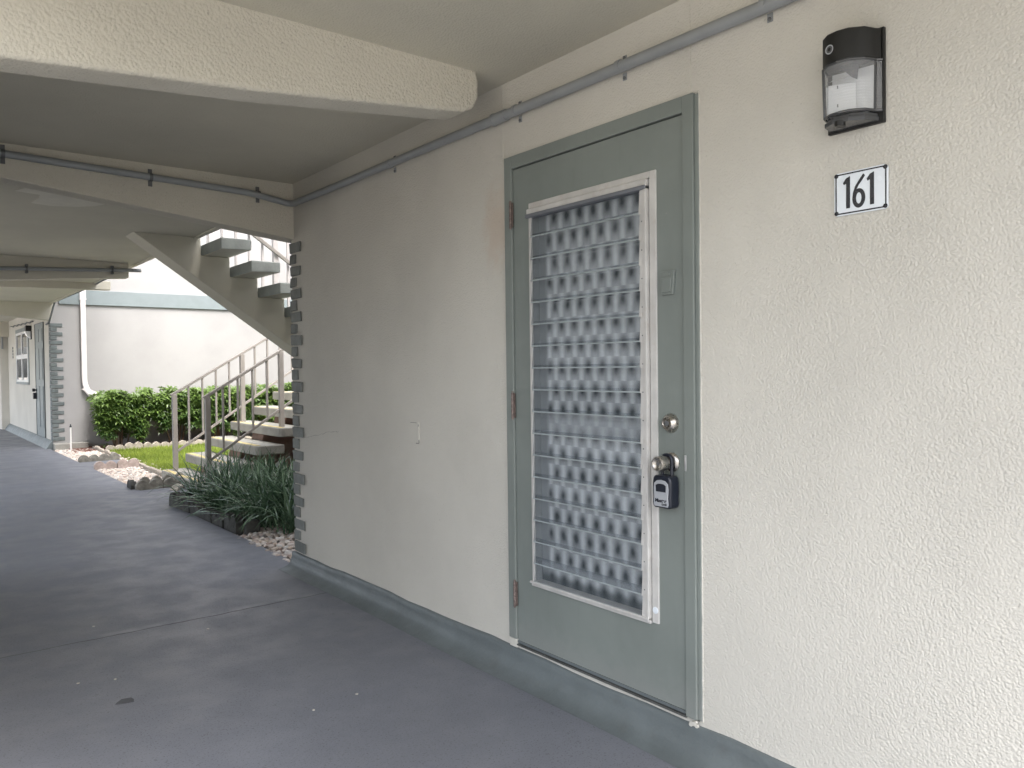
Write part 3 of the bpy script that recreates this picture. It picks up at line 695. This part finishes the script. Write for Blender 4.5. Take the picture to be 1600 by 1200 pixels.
for k in range(1, 7):
    xb = .505+.285*k; sp += [(xb+.06, tops[k]-.10), (xb+.30, tops[k]-.10)]
sp += [(2.62, 1.05), (2.62, .66), (1.42, -.1)]
MB().prism(sp, 'y', 9.30, 9.66).build('stringer', M['stringer_brown'], lf2, bevel=.006)
for k in range(7):
    xa = .505+.285*k; z = tops[k]; y0, y1 = 8.62, 10.35; r = .05; xe = xa+.33
    out = [(xa, y0+r), (xa+r*.3, y0+r*.3), (xa+r, y0), (xe, y0), (xe, y1), (xa+r, y1), (xa+r*.3, y1-r*.3), (xa, y1-r)]
    t = MB().prism(out, 'z', z-.105 if k else -.15, z).build('tread', M['concrete_tread'], lf2, bevel=.012)
    MB().box(xa+.012, xa+.075, y0+.06, y1-.06, z+.0004, z+.003).build('nosing_strip', M['yellow_strip'], t)
ld = MB().box(2.50, 4.2, 6.9, 10.4, 1.05, 1.22).box(3.0, 3.4, 8.0, 8.4, -.1, 1.05)
tag(ld.build('stair_landing', M['concrete_tread'], bevel=.01), 'concrete half landing joining the two stair flights behind the wall corner', 'landing')
def railing(root, y, post_xs, zpost, post_h, slope_pts_top, slope_pts_bot, bal_xs, mat, label):
    (xa, za), (xb, zb_) = slope_pts_top; st = (zb_-za)/(xb-xa)
    (xc, zc), (xd, zd) = slope_pts_bot; sb = (zd-zc)/(xd-xc)
    r = MB().beam((xa, y, za), (xb, y, zb_), .042, .030).build('railing', mat, root, bevel=.004)
    MB().beam((xc, y, zc), (xd, y, zd), .025, .028).build('bottom_rail', mat, r, bevel=.003)
    for x, z in zip(post_xs, zpost): MB().box(x-.027, x+.027, y-.027, y+.027, z, za+st*(x-xa)-.012).build('post', mat, r, bevel=.003)
    for x in bal_xs: MB().box(x-.0105, x+.0105, y-.0105, y+.0105, zc+sb*(x-xc)+.012, za+st*(x-xa)-.013).build('baluster', mat, r)
    if label: r['label'] = label
    return r
for y, mt in ((8.85, 'rail_paint'), (10.13, 'rail_paint')):
    railing(lf2, y, (.625, 1.465, 2.31), (.10, .66, 1.22), .9, ((.585, 1.025), (2.40, 2.095)), ((.645, .335), (2.31, 1.425)),
            [.625+.168*k for k in (1, 2, 3, 4, 6, 7, 8, 9)], M[mt], 'near stair railing' if y < 9 else 'far stair railing')
# upper flight railing on its far side, with mid rail
rr_ = railing(uf, 8.13, (.30, 1.135, 1.97), (2.40, 1.80, 1.25), .9, ((.2, 3.52), (2.05, 2.24)), ((.24, 2.50), (2.0, 1.29)),
              [.30+.139*k for k in (1, 2, 3, 4, 5, 7, 8, 9, 10, 11)], M['rail_hazed'], None)
MB().beam((.60, 8.09, 2.93), (1.6, 8.09, 2.24), .03, .036).build('mid_rail', M['rail_paint'], rr_, bevel=.004)

# ================================================================== FAR BUILDING
FY = 15.73
fb = thing('apartment_building', 'bright white far apartment building wall across the courtyard with grey band', 'building', (.1, FY, 0))
WX = .10
f = MB(); f.box(WX, 9.0, FY, FY+.2, -.1, 6.0)
f.build('wall', M['court_wall'], fb)
dy0, dy1, wy0, wy1 = 16.44, 17.48, 18.42, 20.44
f = MB()
f.box(WX, WX+.2, FY+.2, dy0, -.1, 3.0); f.box(WX, WX+.2, dy1, wy0, -.1, 3.0); f.box(WX, WX+.2, wy1, 22.0, -.1, 3.0)
f.box(WX, WX+.2, dy0, dy1, 2.25, 3.0); f.box(WX, WX+.2, dy0, dy1, -.1, .14); f.box(WX, WX+.2, wy0, wy1, -.1, 1.09); f.box(WX, WX+.2, wy0, wy1, 2.27, 3.0)
f.build('side_wall', M['stucco_wall'], fb)
MB().prism([(-.1, -.05), (-.01, .0), (.05, .09), (.088, .135), (.1, .14), (.1, -.05)], 'y', FY-.05, 22).build('base_curb', M['curb_paint'], fb)
MB().box(.1, .62, FY-.22, FY-.001, -.1, .09).build('plinth', M['concrete_tread'], fb, bevel=.01)
MB().box(.237, 9.0, FY-.035, FY-.001, 2.525, 2.786).build('fascia_band', M['band_paint'], fb, bevel=.004)
qs = {}
for k in range(27):
    lng = k % 2 == 0; key = lng
    if key not in qs:
        L = .185 if lng else .095
        m = MB().prism([(WX-.004, FY-.014), (WX+L, FY-.014), (WX+L, FY), (WX, FY), (WX, FY+.10), (WX-.012, FY+.10), (WX-.012, FY-.006)], 'z', -.032, .032)
        o = m.build('brick', M['brick_far'], fb, bevel=.006); qs[key] = o
    else: o = qs[key].copy(); COL.objects.link(o)
    o.location = (rnd.uniform(-.004, .006), 0, .165+.0765*k+rnd.uniform(-.004, .004))
fd = MB().box(WX-.012, WX+.09, dy0+.02, dy1-.02, .14, 2.245).build('door', M['far_grey'], fb, bevel=.003, label='grey panelled far door beside the brick corner')
for j in range(2):
    for z0, z1 in ((.32, 1.08), (1.2, 1.78), (1.9, 2.14)):
        y0 = dy0+.13+j*.42; MB().box(WX-.022, WX-.0125, y0, y0+.33, z0, z1).build('panel', M['far_grey'], fd, bevel=.006)
MB().box(WX-.02, WX+.06, dy0-.0, dy0+.02, .14, 2.25).box(WX-.02, WX+.06, dy1-.02, dy1, .14, 2.25).box(WX-.02, WX+.06, dy0+.02, dy1-.02, 2.245, 2.25).build('door_frame', M['far_trim'], fd)
MB().lathe((WX-.012, 17.37, 1.0), [(0, .03), (.03, .012), (.04, .03), (.08, .03)], 12).box(WX-.08, WX-.02, 17.33, 17.42, .83, .95).build('handle', M['black_plastic'], fd)
fwn = MB().box(WX-.015, WX+.05, wy0, wy0+.09, 1.09, 2.27).box(WX-.015, WX+.05, wy1-.09, wy1, 1.09, 2.27).box(WX-.015, WX+.05, wy0+.09, wy1-.09, 2.19, 2.27).box(WX-.03, WX+.05, wy0+.09, wy1-.09, 1.09, 1.14).build('window', M['far_grey'], fb, bevel=.004, label='far window with white sash and dark panes')
s = MB(); a0, a1, mid = wy0+.09, wy1-.09, (wy0+wy1)/2
for y0, y1, z0, z1 in ((a0, a0+.07, 1.14, 2.19), (a1-.07, a1, 1.14, 2.19), (mid-.045, mid+.045, 1.14, 2.19)): s.box(WX-.02, WX+.045, y0, y1, z0, z1)
for z0, z1 in ((1.14, 1.19), (2.14, 2.19), (1.625, 1.715)): s.box(WX-.018, WX+.044, a0+.07, mid-.045, z0, z1).box(WX-.018, WX+.044, mid+.045, a1-.07, z0, z1)
s.build('sash', M['white_vinyl'], fwn, bevel=.003)
for y0, y1 in ((a0+.07, mid-.045), (mid+.045, a1-.07)):
    for z0, z1 in ((1.19, 1.625), (1.715, 2.14)): MB().box(WX-.006, WX+.0, y0, y1, z0, z1).build('pane', M['pane'], fwn)
MB().box(WX+.19, WX+.25, wy0, wy1, 1.0, 2.3).build('blind', M['dark_gap'], fwn)
for z in (1.895, 1.825, 1.755, 1.69):
    MB().box(WX-.014, WX-.001, 20.99, 21.06, z-.026, z+.026).build('number_plate', M['far_trim'], fb, bevel=.004)
# projecting pier at the far end of that wall with its own stones
MB().box(-.06, .34, 22.0, 28, -.1, 3.0).build('pier', M['stucco_wall'], fb)
for k in range(27):
    L = .16 if k % 2 else .30
    MB().box(-.075, -.055, 22.55, 22.55+L*2.6, .165+.0765*k-.03, .165+.0765*k+.03).build('brick', M['brick_paint'], fb)
MB().box(-.9, .1, 21.75, 21.95, 2.18, CZ-.001).build('lintel', M['stucco_beam'], fb)
# far wall light
fl = thing('wall_light', 'small dark wall light with pale lens beside the far window', 'wall light', (.1, 18.1, 2.13))
MB().box(.0, .099, 18.0, 18.17, 2.15, 2.26).build('housing', M['bronze_housing'], fl, bevel=.01)
MB().prism([(.085, 2.149), (-.02, 2.149), (.02, 2.06), (.085, 2.0)], 'y', 18.01, 18.16).build('lens', M['reflector'], fl, bevel=.01)
MB().box(.086, .099, 17.99, 18.18, 1.99, 2.149).build('back_plate', M['bronze_housing'], fl)
# downspout
ds = thing('downspout', 'white rectangular downspout on the far wall curving into the hedge', 'downspout', (.6, FY-.06, 1))
path = arc_path([(.603, FY-.062, 2.79), (.603, FY-.062, 1.05), (.70, FY-.075, .93), (1.15, FY-.10, .86)], .16, 6)
m = MB()
vs = []; fs = []
for i, p in enumerate(path):
    d = (path[min(i+1, len(path)-1)]-path[max(i-1, 0)]).normalized(); yv = Vector((0, 1, 0)); cx_ = d.cross(yv).normalized()
    for sx, sy in ((-1, -1), (1, -1), (1, 1), (-1, 1)): vs.append(p + cx_*(.041*sx) + yv*(.03*sy))
for i in range(len(path)-1): fs += [(i*4+k, i*4+(k+1) % 4, (i+1)*4+(k+1) % 4, (i+1)*4+k) for k in range(4)]
m.add(vs, fs); m.build('spout', M['downspout'], ds, bevel=.006)
MB().box(.551, .655, FY-.10, FY-.036, 2.61, 2.635).build('bracket', M['downspout'], ds)
MB().box(.556, .650, FY-.098, FY-.03, 2.635, 2.80).build('outlet', M['downspout'], ds, bevel=.004)
# riser pipe
rp = thing('riser_pipe', 'thin white sprinkler riser pipe with dark tip in the far gravel', 'pipe', (.30, 15.24, 0))
MB().cyl((.30, 15.24, -.04), (.302, 15.24, .385), .012, 10).build('tube', M['pvc'], rp)
MB().cyl((.302, 15.24, .386), (.302, 15.24, .41), .017, 10).cyl((.302, 15.24, .41), (.302, 15.24, .44), .009, 8).build('nozzle', M['black_plastic'], rp)

# ================================================================== EDGING
def scallop(length, n, h, th, mat, parent, p0, p1):
    """blocks from p0 to p1 on the ground; each block an object with arched top edge"""
    p0, p1 = Vector(p0), Vector(p1); L = (p1-p0).length; nb = max(1, round(L/length)); d = (p1-p0)/nb; ang = math.atan2(d.y, d.x); bl = L/nb
    pts = [(-bl/2+.003, -.06)]
    for k in range(n):
        a = -bl/2+.003+(bl-.006)*k/n; b = -bl/2+.003+(bl-.006)*(k+1)/n
        for j in range(7):
            t = j/6; pts.append((a+(b-a)*t, h*.50+h*.50*math.sin(PI*t)**.8))
    pts.append((bl/2-.003, -.06))
    src = None
    for i in range(nb):
        if src is None:
            me = MB().prism([(a, b) for a, b in pts], 'y', -th/2, th/2)
            src = me.build('edging_block', mat, None, bevel=.004); o = src
        else: o = src.copy(); COL.objects.link(o)
        c = p0 + d*(i+.5) - ORG[parent.name]
        o.parent = parent; o.location = (c.x+rnd.uniform(-.004, .004), c.y+rnd.uniform(-.004, .004), rnd.uniform(-.012, .006)-ORG[parent.name].z)
        o.rotation_euler = (rnd.uniform(-.08, .08), rnd.uniform(-.03, .03), ang+rnd.uniform(-.05, .05)); o.scale = (1, rnd.uniform(.85, 1.2), rnd.uniform(.8, 1.12))
EG = 'scalloped concrete edging along the courtyard beds'
e = thing('garden_edging', 'dark shaded concrete edging between walkway and strap leaved plant', 'edging', (.05, 7.3, 0), EG)
scallop(.30, 2, .125, .07, M['edging_dark'], e, (.06, 8.15, 0), (.12, 6.42, 0))
scallop(.30, 2, .125, .07, M['edging_dark'], e, (.10, 8.17, 0), (.45, 8.20, 0))
e = thing('garden_edging', 'mossy dark edging of two rows at the near end of the middle gravel bed', 'edging', (.3, 9.55, 0), EG)
scallop(.28, 2, .115, .055, M['edging'], e, (.02, 9.50, 0), (.60, 9.50, 0))
scallop(.28, 2, .135, .055, M['edging'], e, (.10, 9.66, 0), (.60, 9.66, 0))
scallop(.28, 2, .10, .055, M['edging_dark'], e, (.02, 9.53, 0), (.03, 9.80, 0))
e = thing('garden_edging', 'pinkish edging at the far end of the middle gravel bed', 'edging', (.3, 11.97, 0), EG)
scallop(.28, 2, .10, .055, M['edging_pink'], e, (.05, 11.95, 0), (.62, 11.95, 0))
e = thing('garden_edging', 'pale edging dividing the middle gravel bed from the grass', 'edging', (.63, 10.8, 0), EG)
scallop(.25, 4, .05, .04, M['edging_pale'], e, (.635, 11.9, 0), (.56, 9.9, 0))
e = thing('garden_edging', 'grey green edging across the near end of the far gravel bed', 'edging', (.3, 13.1, 0), EG)
scallop(.28, 2, .10, .055, M['edging'], e, (.05, 13.08, 0), (.62, 13.12, 0))
e = thing('garden_edging', 'pale edging dividing the far gravel bed from the lawn', 'edging', (.64, 14.2, 0), EG)
scallop(.25, 4, .05, .04, M['edging_pale'], e, (.655, 15.3, 0), (.64, 13.2, 0))
e = thing('garden_edging', 'row of pale stones edging the lawn in front of the hedge', 'edging', (2, 14.8, 0), EG)
scallop(.30, 2, .095, .07, M['edging_pale'], e, (.75, 14.80, 0), (4.3, 14.80, 0))
# pale broken tile end by the first tread, block at the bed corner
tl = MB().prism([(-.10, 0), (-.06, .045), (0, .06), (.06, .045), (.10, 0), (.07, 0), (0, .035), (-.07, 0)], 'y', -.05, .05)
o = tl.build('tile_fragment', M['tile_end'], bevel=.004); o.location = (.42, 9.22, -.005); o.rotation_euler = (.1, 0, .5)
tag(o, 'pale broken roof tile piece beside the first stair tread', 'tile')
o = MB().box(-.06, .06, -.05, .05, -.05, .095).build('stone_block', M['edging_dark'], bevel=.02, seg=3); o.location = (.20, 6.37, 0); o.rotation_euler = (0, .05, -.25)
tag(o, 'rough grey stone block at the near corner of the plant bed', 'stone')

# ================================================================== PEBBLES
def pebble_mesh(seed, sub=2):
    r = random.Random(seed); b = bmesh.new(); bmesh.ops.create_icosphere(b, subdivisions=sub, radius=1)
    k = [Vector((r.uniform(-1, 1), r.uniform(-1, 1), r.uniform(-1, 1))).normalized() for _ in range(5)]; am = [r.uniform(.06, .2) for _ in range(5)]
    for v in b.verts:
        n_ = v.co.normalized(); v.co *= 1 - sum(a*max(0, n_.dot(q))**2 for q, a in zip(k, am))
        v.co.x *= 1.25; v.co.z *= .62
    vs = [tuple(v.co) for v in b.verts]; fs = [tuple(v.index for v in f_.verts) for f_ in b.faces]; b.free(); return vs, fs
pm = [pebble_mesh(i) for i in range(7)]; pm1 = [pebble_mesh(i+20, 1) for i in range(6)]
pb = thing('pebble_bed', 'bed of pale rounded pebbles at the foot of the brick corner', 'gravel', (.4, 5.7, 0))
meshes = []
for vs, fs in pm:
    me = bpy.data.meshes.new('pebble'); me.from_pydata(vs, [], fs); me.materials.append(M['pebble']); me.polygons.foreach_set('use_smooth', [True]*len(fs)); meshes.append(me)
npb = 0
spots = []
y = 5.02
while y < 6.75:
    x = .03 + rnd.random()*.04
    while x < .95: spots.append((x+rnd.uniform(-.015, .015), y+rnd.uniform(-.02, .02))); x += .044
    y += .041
spots.sort(key=lambda s: (s[0] > .62, s[1]))
cand = [s for s in spots if s[0] < .25+.35*(6.75-s[1])/1.7+.12 and not (s[1] > 6.3 and s[0] < .16)]
stuffp = MB()
def add_pebble(mb, x, y, z, s):
    vs, fs = rnd.choice(pm1); q = Matrix.Rotation(rnd.uniform(0, 2*PI), 3, 'Z') @ Matrix.Rotation(rnd.uniform(-.5, .5), 3, 'X'); mb.add([(q @ (Vector(v)*s)) + Vector((x, y, z)) for v in vs], fs, sh=rnd.random())
for x, y in cand:
    s = rnd.uniform(.016, .028)
    if rnd.random() < .1: s *= 1.35
    if npb < 296:
        o = bpy.data.objects.new('pebble', rnd.choice(meshes)); COL.objects.link(o); o.parent = pb
        o.location = Vector((x, y, -.012+rnd.uniform(-.006, .016))) - ORG[pb.name]; o.scale = (s, s*rnd.uniform(.8, 1.1), s*rnd.uniform(.85, 1.15)); o.rotation_euler = (rnd.uniform(-.4, .4), rnd.uniform(-.4, .4), rnd.uniform(0, 6.3)); npb += 1
    else: add_pebble(stuffp, x, y, -.012, s)
for i in range(1100): add_pebble(stuffp, rnd.uniform(.04, 1.0), rnd.uniform(5.02, 6.8), -.030, rnd.uniform(.016, .026))
stuffp.build('small_pebbles', M['pebble'], pb, smooth=True, kind='stuff', shade=True)
for nm, lab, x0, x1, y0, y1, cnt in (('gravel', 'pale pinkish gravel filling the middle bed beside the walkway', .05, .56, 9.70, 11.9, 1500), ('gravel', 'pale pinkish gravel filling the far bed below the brick corner', .05, .63, 13.15, 15.5, 1500)):
    g = MB()
    for i in range(cnt): add_pebble(g, rnd.uniform(x0, x1), rnd.uniform(y0, y1), -.03+rnd.uniform(-.006, .02), rnd.uniform(.018, .036))
    o = g.build(nm, M['pebble'], smooth=True, shade=True); tag(o, lab, 'gravel', kind='stuff')
g = MB()
for i in range(420): add_pebble(g, .60+rnd.uniform(0, .28)*rnd.random(), rnd.uniform(10.2, 13.6), -.012+rnd.uniform(-.006, .01), rnd.uniform(.014, .026))
tag(g.build('gravel', M['pebble'], smooth=True, shade=True), 'pinkish gravel scattered along the lawn edge', 'gravel', kind='stuff')

# ================================================================== PLANTS
def blade(mb, base, az, length, lean, droop, w, seg=6, sh=.5, twist=0):
    d = Vector((math.cos(az), math.sin(az), 0)); side = Vector((-math.sin(az), math.cos(az), 0)); vs = []; fs = []
    p = Vector(base); el = PI/2-lean
    for i in range(seg+1):
        t = i/seg; ww = w*(1-t**3*.92)*(.6+.4*min(1, t*4)); s2 = (side + Vector((0, 0, .35*math.sin(twist+t*1.4)))).normalized()
        vs += [p-s2*ww, p+s2*ww]
        e2 = el - droop*t; p = p + (d*math.cos(e2)+Vector((0, 0, 1))*math.sin(e2))*(length/seg)
    fs = [(2*i, 2*i+1, 2*i+3, 2*i+2) for i in range(seg)]
    mb.add(vs, fs, sh=sh)
pl = thing('strap_leaf_plant', 'dense clump of dark green strap leaved border grass beside the brick corner', 'plant', (.6, 7.3, 0))
fol = MB()
tufts = []
for i in range(46):
    tufts.append((rnd.uniform(.27, 1.15), rnd.uniform(6.45, 8.25)))
for i in range(14): tufts.append((rnd.uniform(.8, 1.6), rnd.uniform(5.9, 6.9)))
for i in range(12): tufts.append((rnd.uniform(.38, .95), rnd.uniform(6.15, 6.7)))
for tx, ty in tufts:
    for k in range(40):
        az = rnd.uniform(0, 2*PI); ln_ = rnd.uniform(.40, .66); lean = rnd.uniform(.02, .6)
        blade(fol, (tx+rnd.gauss(0, .04), ty+rnd.gauss(0, .04), -.02), az, ln_, lean, rnd.uniform(.4, 1.9), rnd.uniform(.006, .0105), 7, rnd.random()**1.6, rnd.uniform(0, 6))
for i in range(170):
    tx, ty = rnd.uniform(.3, 1.0), rnd.uniform(6.2, 6.75); blade(fol, (tx, ty, .0), -PI/2-.5+rnd.gauss(0, .8), rnd.uniform(.42, .66), rnd.uniform(.3, .9), rnd.uniform(1.0, 2.0), rnd.uniform(.006, .01), 7, rnd.random(), rnd.uniform(0, 6))
for i in range(60):
    ty = rnd.uniform(6.45, 8.25); blade(fol, (rnd.uniform(.12, .3), ty, .0), PI+rnd.gauss(0, .7), rnd.uniform(.3, .5), rnd.uniform(.3, .9), rnd.uniform(1.0, 1.9), rnd.uniform(.005, .009), 7, rnd.random(), rnd.uniform(0, 6))
fol.build('foliage', M['strap_leaf'], pl, kind='stuff', shade=True, fix=False)

def leaflet(mb, p, d, n_, L, w, sh):
    d = d.normalized(); s = d.cross(n_).normalized(); up_ = s.cross(d)
    a = p; b = p+d*L*.45+up_*L*.06; c_ = p+d*L
    c_ = c_ - Vector((0, 0, L*.15))
    mb.add([a, b-s*w, c_, b+s*w, b-up_*w*.25], [(0, 1, 4), (0, 4, 3), (1, 2, 4), (4, 2, 3)], sh=sh)
def bush(x0, x1, y0, y1, z0, z1, n, label, seed):
    r = random.Random(seed); b = thing('hedge_shrub', label, 'shrub', ((x0+x1)/2, (y0+y1)/2, 0), 'hedge shrubs along the far wall')
    fo = MB(); st = MB(); cx_, cy_ = (x0+x1)/2, (y0+y1)/2
    for i in range(11):
        tx, ty = r.uniform(x0+.1, x1-.1), r.uniform(y0+.05, y1-.05)
        bx, by = cx_+(tx-cx_)*.35, cy_+(ty-cy_)*.3
        st.tube([(bx, by, -.03), ((bx+tx)/2+r.gauss(0, .03), (by+ty)/2, z1*.4), (tx, ty, z1*r.uniform(.75, .9))], [.014, .010, .005], 5)
    for i in range(n):
        # rosettes fill the crown volume, denser near its surface, thin towards the foot
        x = r.uniform(x0-.04, x1+.04); z = z0+(z1-z0)*(r.random()**.62); y = y0+(y1-y0)*r.random()
        if r.random() < .55: y = y0 + (y1-y0)*.16*r.random()
        narrow = .75+.25*min(1, (z-z0)/(.5*(z1-z0)))
        x = cx_+(x-cx_)*narrow; y = cy_+(y-cy_)*(.75+.25*narrow)
        hole = math.sin(x*9.1+seed)*math.sin(z*11.3+seed*2)*math.sin(y*6)
        if z < z0+.4*(z1-z0) and hole > .12: continue
        zt_ = z + .05*math.sin(x*13+seed)+.03*math.sin(x*31)
        p = Vector((x, y, zt_)); ax = Vector((r.gauss(0, .45), r.gauss(-.35, .45), 1)).normalized()
        o1 = ax.orthogonal().normalized(); o2 = ax.cross(o1); sh = min(1, max(0, r.gauss(.35, .25)+.45*((z-z0)/(z1-z0))**2-.15))  # light from above painted in: leaf colour brightens towards the crown top
        k = r.randint(6, 8); L = r.uniform(.07, .12)
        for q in range(k):
            a = 2*PI*q/k+r.uniform(-.2, .2); d = (o1*math.cos(a)+o2*math.sin(a)) + ax*r.uniform(-.15, .35)
            leaflet(fo, p+d*.008, d, ax, L*r.uniform(.8, 1.15), L*.2, sh)
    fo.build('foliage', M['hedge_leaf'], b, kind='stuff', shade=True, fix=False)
    st.build('stems', M['stem'], b)
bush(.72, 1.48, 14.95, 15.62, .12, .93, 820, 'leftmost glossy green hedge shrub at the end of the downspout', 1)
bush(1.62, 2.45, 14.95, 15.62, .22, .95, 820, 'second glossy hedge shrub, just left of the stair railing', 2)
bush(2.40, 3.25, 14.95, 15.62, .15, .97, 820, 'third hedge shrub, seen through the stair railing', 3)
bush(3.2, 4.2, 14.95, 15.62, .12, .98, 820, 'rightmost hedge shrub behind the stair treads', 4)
# lawn
gr = MB(); R = np.random.RandomState(5); N = 24000
xs = .67+R.rand(N)**1.3*3.3; ys = 10.3+R.rand(N)*4.45
keep = (xs > .66 + .10*np.sin(ys*3.1)+.12*R.rand(N)); xs, ys = xs[keep], ys[keep]; N = len(xs)
az = R.rand(N)*2*np.pi; h = .028+.035*R.rand(N); wv = .0035+.003*R.rand(N); ln_ = .025*R.rand(N)
shd = np.clip(R.rand(N)*.7+.3*np.sin(xs*5)*np.sin(ys*4), 0, 1)
c, s_ = np.cos(az), np.sin(az)
V0 = np.stack([xs-c*wv, ys-s_*wv, np.full(N, -.02)], 1); V1 = np.stack([xs+c*wv, ys+s_*wv, np.full(N, -.02)], 1); V2 = np.stack([xs-s_*ln_, ys+c*ln_, h-.015], 1)
allv = np.stack([V0, V1, V2], 1).reshape(-1, 3)
gr.v = [tuple(a) for a in allv.tolist()]; gr.f = [(3*i, 3*i+1, 3*i+2) for i in range(N)]; gr.mi = [0]*N; gr.sh = np.repeat(shd, 3).tolist()
tag(gr.build('grass', M['grass'], shade=True, fix=False), 'bright green grass of the small courtyard lawn', 'grass', kind='stuff')

# ================================================================== SMALL LITTER
def scrap(x, y, sx, sy, mat, label, nm='debris', cat='debris', th=.002):
    n = 7; pts = [(x+sx*math.cos(2*PI*k/n)*rnd.uniform(.7, 1.1), y+sy*math.sin(2*PI*k/n)*rnd.uniform(.7, 1.1)) for k in range(n)]
    tag(MB().prism(pts, 'z', .0005, .0005+th).build(nm, mat), label, cat)
scrap(-1.394, 3.404, .04, .028, M['paint_chip'], 'dark grey paint chip on the walkway floor, lower left', 'paint_chip', 'paint chip')
LG = 'tiny pale flecks scattered on the walkway'
for x, y in ((-1.305, 4.52), (-1.507, 3.73), (-1.375, 3.675), (-.86, 4.09), (-.651, 2.872), (-.848, 2.843)):
    n = 6; pts = [(x+.011*math.cos(2*PI*k/n)*rnd.uniform(.3, .8), y+.006*math.sin(2*PI*k/n)*rnd.uniform(.5, 1.2)) for k in range(n)]
    tag(MB().prism(pts, 'z', .0005, .003).build('fleck', M['debris_pale']), 'tiny pale fleck on the dark walkway floor', 'debris', LG)
